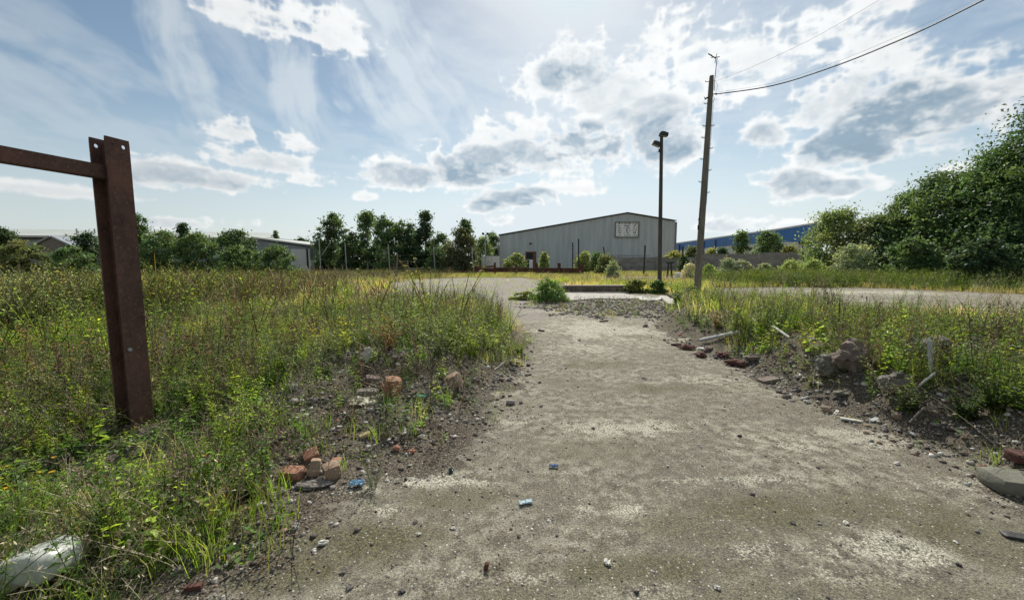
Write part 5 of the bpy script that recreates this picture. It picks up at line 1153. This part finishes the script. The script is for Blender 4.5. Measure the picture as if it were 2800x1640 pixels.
chunk('stone', 'grey stone half buried below the small white one', 'stone', 855, 1100, (.13, .1, .08), M_rock, (0, 0, 0), 12, .12, kind='stone')
chunk('rubble_lump', 'crumbly grey rubble lump left of the weedy left bank crest', 'rubble', 640, 965, (.55, .4, .26), M_rock, (0, 0, 0), 13, .2, kind='stone', sink=.35)
chunk('rubble_lump', 'lower crumbly rubble lump in the left bank weeds', 'rubble', 700, 990, (.35, .3, .18), M_rock2, (0, 0, 40), 14, .2, kind='stone', sink=.3)
chunk('sandstone_scrap', 'sandy orange stone lump at the grass edge bottom left', 'stone', 664, 1400, (.085, .06, .055), simple('sand_lump', (.38, .25, .14), (.52, .38, .24), 12, .9), (0, 0, 20), 15, .2, kind='stone', sink=.2)
chunk('brick_scrap', 'small dark red brick scrap at the bottom left grass edge', 'brick', 530, 1612, (.075, .03, .03), M_redrub, (0, 0, 15), 16, .12, sink=.2)
chunk('brick_scrap', 'small upright red brick scrap on the track next to a tuft', 'brick', 1330, 1556, (.022, .022, .042), M_redrub, (10, 14, 0), 17, .12, sink=.1)
chunk('brick_scrap', 'thin yellow brown splinter on the bank above the brick heap', 'stone', 998, 1195, (.09, .045, .03), simple('ochre_splinter', (.35, .27, .13), (.5, .4, .22), 12, .9), (10, -18, 20), 18, .1, sink=0)
# right side
chunk('concrete_block', 'mossy concrete block at the right edge beside the track', 'block', 2775, 1335, (.33, .22, .11), M_mossrock, (3, 2, -12), 20, .05, .15, sink=.15)
chunk('brick', 'dark red brick behind the mossy block at the right edge', 'brick', 2800, 1262, (.18, .10, .07), M_redrub, (0, 0, -8), 21, .06, sink=.1)
chunk('boulder', 'largest brown rubble boulder on the right bank', 'boulder', 2325, 1005, (.46, .4, .40), M_rock2, (8, -6, 20), 22, .16, kind='stone', sink=.2)
chunk('boulder', 'rounded grey boulder in front of the largest one', 'boulder', 2262, 1020, (.34, .28, .28), M_mossrock, (0, 10, 0), 23, .10, kind='stone', sink=.2)
chunk('boulder', 'wide pale topped boulder behind the weeds right of the largest', 'boulder', 2545, 985, (.6, .4, .34), M_rock, (0, 0, 10), 24, .16, kind='stone', sink=.2)
chunk('boulder', 'pale stone low on the right bank below the tilted strip', 'boulder', 2445, 1058, (.34, .24, .20), M_rock, (0, 0, 10), 25, .16, kind='stone', sink=.3)
chunk('boulder', 'pale stone among weeds near the right edge', 'boulder', 2680, 975, (.35, .3, .28), M_rock, (0, 0, 10), 26, .16, kind='stone', sink=.2)
chunk('stone', 'flat greenish stone at the foot of the right bank', 'stone', 2300, 1082, (.22, .12, .06), M_mossrock, (0, 6, 10), 27, .12, kind='stone', sink=.2)
chunk('stone', 'small dark stone beside the track, right bank middle', 'stone', 2150, 1088, (.10, .07, .06), M_rock2, (0, 0, 0), 28, .14, kind='stone')
chunk('slate', 'long white splinter of board at the foot of the right bank', 'board', 2330, 1152, (.20, .05, .02), M_pale, (0, 6, -14), 29, .06, sink=-.2)
chunk('slate', 'short pale splinter just left of the long white one', 'board', 2287, 1130, (.09, .03, .015), M_pale, (0, -14, 40), 30, .06, sink=-.2)
chunk('slate', 'thin pale splinter just right of the long white one', 'board', 2390, 1150, (.10, .04, .015), M_galv, (0, -10, 20), 31, .06, sink=-.2)
chunk('slate', 'dark flat slate at the lower right edge of the track', 'slate', 2790, 1472, (.16, .06, .015), M_black, (0, 0, -20), 32, .05, sink=0)
chunk('slate', 'dark brown flat stone on the right bank foot', 'slate', 2100, 1045, (.26, .14, .05), M_rock2, (0, -6, 10), 33, .08, sink=0)
for i, (px, py, s) in enumerate([(1880, 955, .32), (1935, 958, .26), (1915, 975, .3), (1975, 975, .3), (2010, 1000, .34), (1850, 945, .2), (2060, 985, .3)]):
    chunk('brick_rubble', ['dark red crushed brick lump left in the row below the grey pipe', 'flat crushed brick lump beside the pale chip under the pipe', 'deep red lump nearest the track below the pipe', 'red brown lump right of the deep red one', 'dark lump at the right end of the red rubble',
        'smallest red lump at the left end of the red rubble', 'half buried red lump deepest in the weeds under the pipe'][i], 'rubble', px, py, (s, s * .6, s * .35), M_redrub if i not in (1, 6) else M_rock2, (0, 0, i * 33), 40 + i, .2, kind='stone', sink=.2)
chunk('stone', 'pale chip lying on the red rubble below the pipe', 'stone', 1922, 960, (.24, .12, .05), M_pale, (10, 0, -10), 50, .1, kind='stone', sink=-.3)
def stick(name, label, cat, pts, r, mt, n=8, up=.03):
    P = [hit(x, y) + Vector((0, 0, up + dz)) for x, y, dz in pts]; o = P[0].copy(); m = MB(); m.tube([p - o for p in P], r, n); ob = m.done(name, mt, label=label, cat=cat, smooth=True); ob.location = o
stick('plastic_pipe', 'pale grey plastic pipe lying on the right bank above the red rubble', 'pipe', [(1915, 940, .02), (2018, 927, .06)], .028, M_pipe, 12, .05)
stick('wooden_strip', 'thin pale wooden strip on the right bank beside the grey pipe', 'strip', [(2112, 920, .12), (2158, 940, .06)], .018, M_pale)
stick('wooden_strip', 'pale strip of wood standing tilted among the right bank weeds', 'strip', [(2545, 1045, .05), (2530, 1040, .38)], .02, M_pipe, 5)
stick('wooden_strip', 'short pale strip near the pale topped boulder', 'strip', [(2612, 950, .1), (2635, 940, .14)], .02, M_pale, 5)
stick('twig', 'long pale fallen twig at the tip of the left bank', 'twig', [(1352, 1015, 0), (1382, 995, .02), (1412, 985, .01)], .006, M_pale, 5, .02)
stick('dead_branch', 'curved bare branch over the shaded foot of the right bank', 'branch', [(2485, 1178, .05), (2520, 1160, .12), (2560, 1150, .08)], .009, M_wood, 5)
stick('dead_branch', 'long bare branch lying across the right bank', 'branch', [(2480, 1105, .05), (2520, 1098, .16), (2550, 1085, .2)], .010, M_pale, 5)
for k, (x0, y0, x1, y1, lb) in enumerate([(1640, 881, 1662, 879, 'dark short offcut of wood on the pale part of the track'), (1472, 905, 1488, 907, 'small dark offcut of wood on the left of the track'), (1418, 866, 1440, 858, 'pale slanting offcut at the left of the track\'s far end'), (1755, 1035, 1768, 1038, 'thin pale sliver in the middle of the track')]):
    stick('wood_offcut', lb, 'offcut', [(x0, y0, 0), (x1, y1, 0)], .022 if k < 3 else .012, M_wood2 if k < 2 else M_pale, 5, .015)
def sheet(name, label, cat, px, py, w, d, h, mt, rz, seed, rx=0):
    c = hit(px, py); bm = bmesh.new(); bmesh.ops.create_grid(bm, x_segments=26, y_segments=14, size=.5); off = Vector((seed * 3.1, seed, 2))
    for v in bm.verts:
        x, y = v.co.x, v.co.y; e = 1 + .25 * mnoise.noise(Vector((math.atan2(y, x) * 1.3, seed, 0))); z = h * (mnoise.noise(Vector((x * 4, y * 4, seed))) + .5 * mnoise.noise(Vector((x * 11, y * 11, seed))))
        v.co = Vector((x * w * e, y * d * e, z))
    r = bmesh.ops.solidify(bm, geom=bm.faces[:], thickness=.004)
    m = MB(); m.bm.free(); m.bm = bm; o = m.done(name, mt, label=label, cat=cat, smooth=True); o.location = c + Vector((0, 0, h * .9 + .01)); o.rotation_euler = (R(rx), 0, R(rz))
sheet('paper_scrap', 'creased pale yellow scrap of sheeting below the upright brick', 'scrap', 1005, 1105, .34, .17, .035, simple('cream_sheet', (.42, .41, .28), (.58, .56, .42), 10, .8), 12, 1, 8)
sheet('blue_rag', 'pale blue crumpled rag lying near the foreground bricks', 'rag', 976, 1330, .10, .06, .022, M_bluerag, 14, 2)
sheet('blue_rag', 'flat pale blue scrap alone in the middle of the track', 'rag', 1438, 1378, .085, .04, .008, simple('faded_blue', (.35, .48, .52), (.52, .62, .64), 14, .9), 20, 3)
sheet('blue_rag', 'tiny deep blue scrap farther up the track', 'rag', 1514, 1278, .07, .03, .010, simple('deep_blue', (.08, .14, .28), (.14, .22, .40), 14, .9), -10, 4)
sheet('green_scrap', 'bright green plastic scrap at the edge of the left bank', 'scrap', 1152, 1088, .13, .045, .014, M_green, 0, 5)
sheet('dark_bag', 'dark blue plastic bag snagged in weeds near the right edge', 'bag', 2745, 905, .9, .35, .16, M_bin, 0, 6, 20)
sheet('white_board', 'white sheet of board lying tilted at the far end of the track', 'board', 1790, 820, 1.35, .6, .06, M_pale, 10, 7, 6)
chunk('bottle_base', 'dark blue green glass lump on the pale patch by the left bank', 'glass', 1233, 1292, (.042, .035, .042), simple('dark_glass', (.01, .03, .035), (.03, .07, .08), 9, .15), (0, 0, 0), 60, .08, kind='stone', sink=.1)
def kerb():
    P = [gp(x, y) for x, y in ((1812, 814), (1840, 838))]; a, b = Vector((*P[0], 0)), Vector((*P[1], 0)); m = MB(); u = (b - a).normalized(); s = u.cross(Vector((0, 0, 1))) * .16
    m.prism([a - s + Vector((0, 0, -.1)), a + s + Vector((0, 0, -.1)), a + s + Vector((0, 0, .10)), a - s + Vector((0, 0, .10))], b - a); m.done('kerb_stone', M_conc2, label='pale kerb stone slanting beside the white board', cat='kerb stone')
kerb()
b_ = at(1863, 745, 38); m = MB(); m.box((b_.x, 38, .22), (1.05, .4, .44), Matrix.Identity(4), bev=.02); m.done('white_box', M_white, label='small white box lying before the concrete wall between the poles', cat='box')
chunk('stone', 'small bright white lump on bare ground before the wall', 'stone', 1720, 752, (.35, .3, .35), M_white, (0, 0, 0), 61, .15, kind='stone', sink=.1)
# single stones one can pick out on the track
rs = random.Random(8)
SP = [(979, 1452, .034, 'dark rounded'), (1136, 1430, .028, 'grey humped'), (883, 1492, .045, 'wide pale grey'), (1240, 1447, .022, 'pale pointed'), (1145, 1465, .02, 'cream flat'), (1500, 1425, .018, 'buff'), (1960, 1608, .025, 'white flat'), (2056, 1357, .026, 'dark square'), (2167, 1435, .024, 'grey wedge'), (2312, 1437, .026, 'tan flat'),
      (1972, 1312, .018, 'small white'), (2452, 1273, .03, 'bright white'), (2647, 1413, .02, 'dark round'), (2612, 1488, .018, 'white capped'), (2620, 1550, .02, 'black'), (1660, 1540, .035, 'long beige'), (958, 1610, .032, 'bluish grey'), (936, 1572, .022, 'dark grey'), (1100, 1623, .022, 'slate coloured'), (853, 1468, .018, 'small grey'),
      (1523, 1463, .018, 'brown'), (1418, 1468, .02, 'round brown'), (1622, 1172, .03, 'dark brown'), (1425, 1100, .045, 'dark flat'), (1480, 1110, .03, 'blackish'), (1370, 1020, .03, 'dark small'), (1547, 1007, .03, 'round dark'), (1585, 932, .04, 'lone dark'), (1300, 1190, .035, 'brown flat'), (1250, 1255, .025, 'dusty'), (1765, 892, .12, 'long green grey'), (1795, 890, .08, 'pale topped'), (2022, 1198, .03, 'tiny black'), (2235, 1285, .026, 'twin dark')]
for i, (px, py, s, w) in enumerate(SP):
    c = gp(px, py); where = ['at the near left of the track', 'near the bottom centre of the track', 'at the lower right of the track', 'halfway up the track', 'far up the track'][0 if px < 1200 and py > 1180 else 1 if px < 1750 and py > 1180 else 2 if py > 1180 else 3 if py > 960 else 4]
    mt = M_pale if any(k in w for k in ('white', 'pale', 'cream', 'buff', 'beige', 'tan')) else (M_rock if 'grey' in w or 'dusty' in w else M_rock2 if 'brown' in w else M_black if 'black' in w or 'slate' in w else M_rock2)
    chunk('stone', f'{w} stone lying {where}', 'stone', px, py, (s * 1.5, s, s * .7), mt, (rs.uniform(-15, 15), rs.uniform(-15, 15), rs.uniform(0, 360)), 70 + i, .14, kind='stone', sink=.15, p=Vector((c[0], c[1], z1(*c))))
# ------------------------------------------------------------------ plants one can pick out
def plant(label, px, py, top, protoargs, tint, mt=None, cat='plant', name='weed_plant', f=p_leafy, seed=0, group=None, wide=1.0):
    c = hit(px, py); sc_ = 1.0; Hh = at(px, top, c.y).z - c.z; g = np.random.default_rng(seed + int(px)); sa, la = f(g, h=Hh, **protoargs)
    root = empty(name, c, label=label, cat=cat, group=group)
    for nm, A, m_ in (('stem', sa, M_stalk), ('leaves', la, mt or M_leaf)):
        if not A.n: continue
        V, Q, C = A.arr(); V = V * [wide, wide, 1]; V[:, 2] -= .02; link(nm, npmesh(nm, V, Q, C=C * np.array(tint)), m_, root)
one = dict(col=(1, 1, 1), sc_=(.8, .6, .5))
plant('dark leafy dock plant between the two poles', 1850, 838, 765, dict(stems=7, nl=30, L=.16, W=.08, lean=.25, r=.008, **one), (.08, .15, .035))
plant('yellow stemmed sapling standing above the left thicket', 434, 855, 668, dict(stems=1, nl=9, L=.14, W=.05, lean=.03, r=.014, col=(1, 1, 1), sc_=(2.4, 1.4, .6)), (.20, .20, .05))
plant('dark upright mullein spike in the left field', 982, 822, 752, dict(stems=1, nl=90, L=.07, W=.05, lean=.02, r=.03, up=1.6, **one), (.09, .085, .05))
plant('tall thin brown seed stalk left of the track\'s far end', 1083, 856, 690, dict(stems=2, nl=26, L=.05, W=.02, lean=.05, r=.006, **one), (.15, .12, .07))
plant('tall grey green stalk at the right part of the left bank', 1185, 905, 755, dict(stems=3, nl=34, L=.055, W=.018, lean=.08, r=.005, **one), (.11, .13, .08))
plant('bright yellow leaved weed on the crest of the left bank', 945, 960, 842, dict(stems=3, nl=22, L=.09, W=.045, lean=.15, r=.004, **one), (.32, .38, .03))
plant('yellow leaved weed left of the bank crest', 868, 962, 868, dict(stems=3, nl=16, L=.08, W=.04, lean=.2, r=.004, **one), (.28, .30, .03))
for i, (px, py, tp, lb, tn) in enumerate([(1295, 975, 848, 'bright green weed clump at the left bank\'s tip beside the track', (.20, .30, .03)), (1340, 965, 880, 'yellow green weed clump nearest the track on the left bank', (.24, .32, .03)), (1250, 985, 850, 'tall green clump one step left of the bank\'s tip', (.15, .23, .04)), (1195, 985, 840, 'silvery green feathery clump on the left bank', (.11, .16, .08)),
     (1420, 968, 928, 'small low weed at the very end of the left bank', (.18, .26, .03)), (700, 1130, 1010, 'feathery fresh green clump in the dip of the left bank', (.12, .22, .04)), (640, 880, 760, 'tall dark green weeds in the middle of the left field', (.08, .13, .04)), (1060, 960, 850, 'reddish brown docks on the left bank crest', (.16, .09, .05)), (585, 1010, 900, 'dark red brown dock stalk near the rubble lump', (.14, .045, .03))]):
    plant(lb, px, py, tp, dict(stems=14 if i != 8 else 4, nl=22, L=.065, W=.022, lean=.45, r=.003, start=.1, **one), tn, seed=i)
plant('small grey green weed growing alone on the pale patch by the bricks', 1020, 1335, 1240, dict(stems=14, nl=16, L=.03, W=.008, lean=.22, r=.0016, **one), (.11, .15, .08))
plant('tiny bright green rosette on bare ground below the bricks', 790, 1405, 1385, dict(stems=6, nl=6, L=.035, W=.02, lean=.3, r=.001, **one), (.22, .34, .04))
plant('tiny moss tuft beside the upright brick scrap', 1352, 1562, 1540, dict(stems=16, nl=6, L=.014, W=.006, lean=.3, r=.0008, **one), (.16, .15, .06))
for i, (px, py, tp, lb, tn, st) in enumerate([(2390, 1100, 935, 'upright fresh green weed in front of the largest boulder', (.13, .22, .04), 2), (2200, 960, 860, 'yellowing weed clump left of the boulders', (.24, .26, .05), 8), (2320, 940, 845, 'yellow tipped weeds behind the boulders', (.24, .27, .04), 8), (2600, 960, 830, 'tall fresh green plant behind the pale topped boulder', (.13, .24, .03), 8),
      (2560, 900, 810, 'bushy green plant high on the right bank', (.12, .19, .04), 12), (2010, 905, 815, 'leafy green plant above the grey pipe', (.10, .17, .05), 10), (2090, 910, 800, 'tall dark plant right of the grey pipe', (.07, .11, .05), 6), (1960, 900, 830, 'tan grassy clump left of the leafy plant above the pipe', (.26, .22, .09), 16), (2720, 1130, 960, 'dense dark green weed mass at the right edge', (.07, .12, .03), 22),
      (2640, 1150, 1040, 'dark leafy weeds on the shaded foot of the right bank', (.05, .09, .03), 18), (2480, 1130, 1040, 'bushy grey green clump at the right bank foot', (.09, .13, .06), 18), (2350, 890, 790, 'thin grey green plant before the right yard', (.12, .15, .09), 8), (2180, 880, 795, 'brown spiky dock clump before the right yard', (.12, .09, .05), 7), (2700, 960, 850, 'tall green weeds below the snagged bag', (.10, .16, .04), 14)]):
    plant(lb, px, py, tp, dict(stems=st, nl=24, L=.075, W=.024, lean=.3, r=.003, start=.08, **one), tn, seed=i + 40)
for i, (px, py) in enumerate([(155, 1250), (148, 1290), (120, 1290), (22, 1335), (565, 1245), (25, 1275)]):
    c = hit(px, py + 60); root = empty('yellow_flower', c, label=['topmost yellow flower left of the post foot', 'second yellow flower, just below the topmost', 'yellow flower left of the second one', 'yellow flower lowest at the left edge', 'lone yellow flower right of the post foot', 'yellow flower at the left edge above the lowest'][i], cat='flower'); h = at(px, py, c.y).z - c.z; h = max(.08, h)
    sa = Acc(); tubes(sa, [[0, 0, 0], [.01, 0, h * .5], [0, 0, h]], .0016, 4, (.10, .15, .04)); V, Q, C = sa.arr(); link('stem', npmesh('stem', V, Q, C=C), M_stalk, root)
    la = Acc(); g = np.random.default_rng(i); n = 14; th = np.arange(n) * 6.283 / n; leaf_at(la, np.tile([0, 0, h], (n, 1)), np.stack([np.cos(th), np.sin(th), .35 + 0 * th], 1), np.tile([0, 0, 1.], (n, 1)), np.full(n, .017), np.full(n, .007), np.tile([.75, .50, .02], (n, 1)), .1); V, Q, C = la.arr(); link('petals', npmesh('petals', V, Q, C=C), M_leaf, root)
for i, (px, py, tp, lb) in enumerate([(60, 1600, 1440, 'dark bare stem crossing the left part of the white plastic container'), (150, 1625, 1430, 'thin dark stem crossing the middle of the white plastic container'), (215, 1610, 1455, 'leafy sprig in front of the right end of the white plastic container')]):
    plant(lb, px, py, tp, dict(stems=2, nl=9, L=.03, W=.012, lean=.18, r=.0018, col=(1, 1, 1), sc_=(.5, .4, .35)), (.12, .17, .05), seed=90 + i)
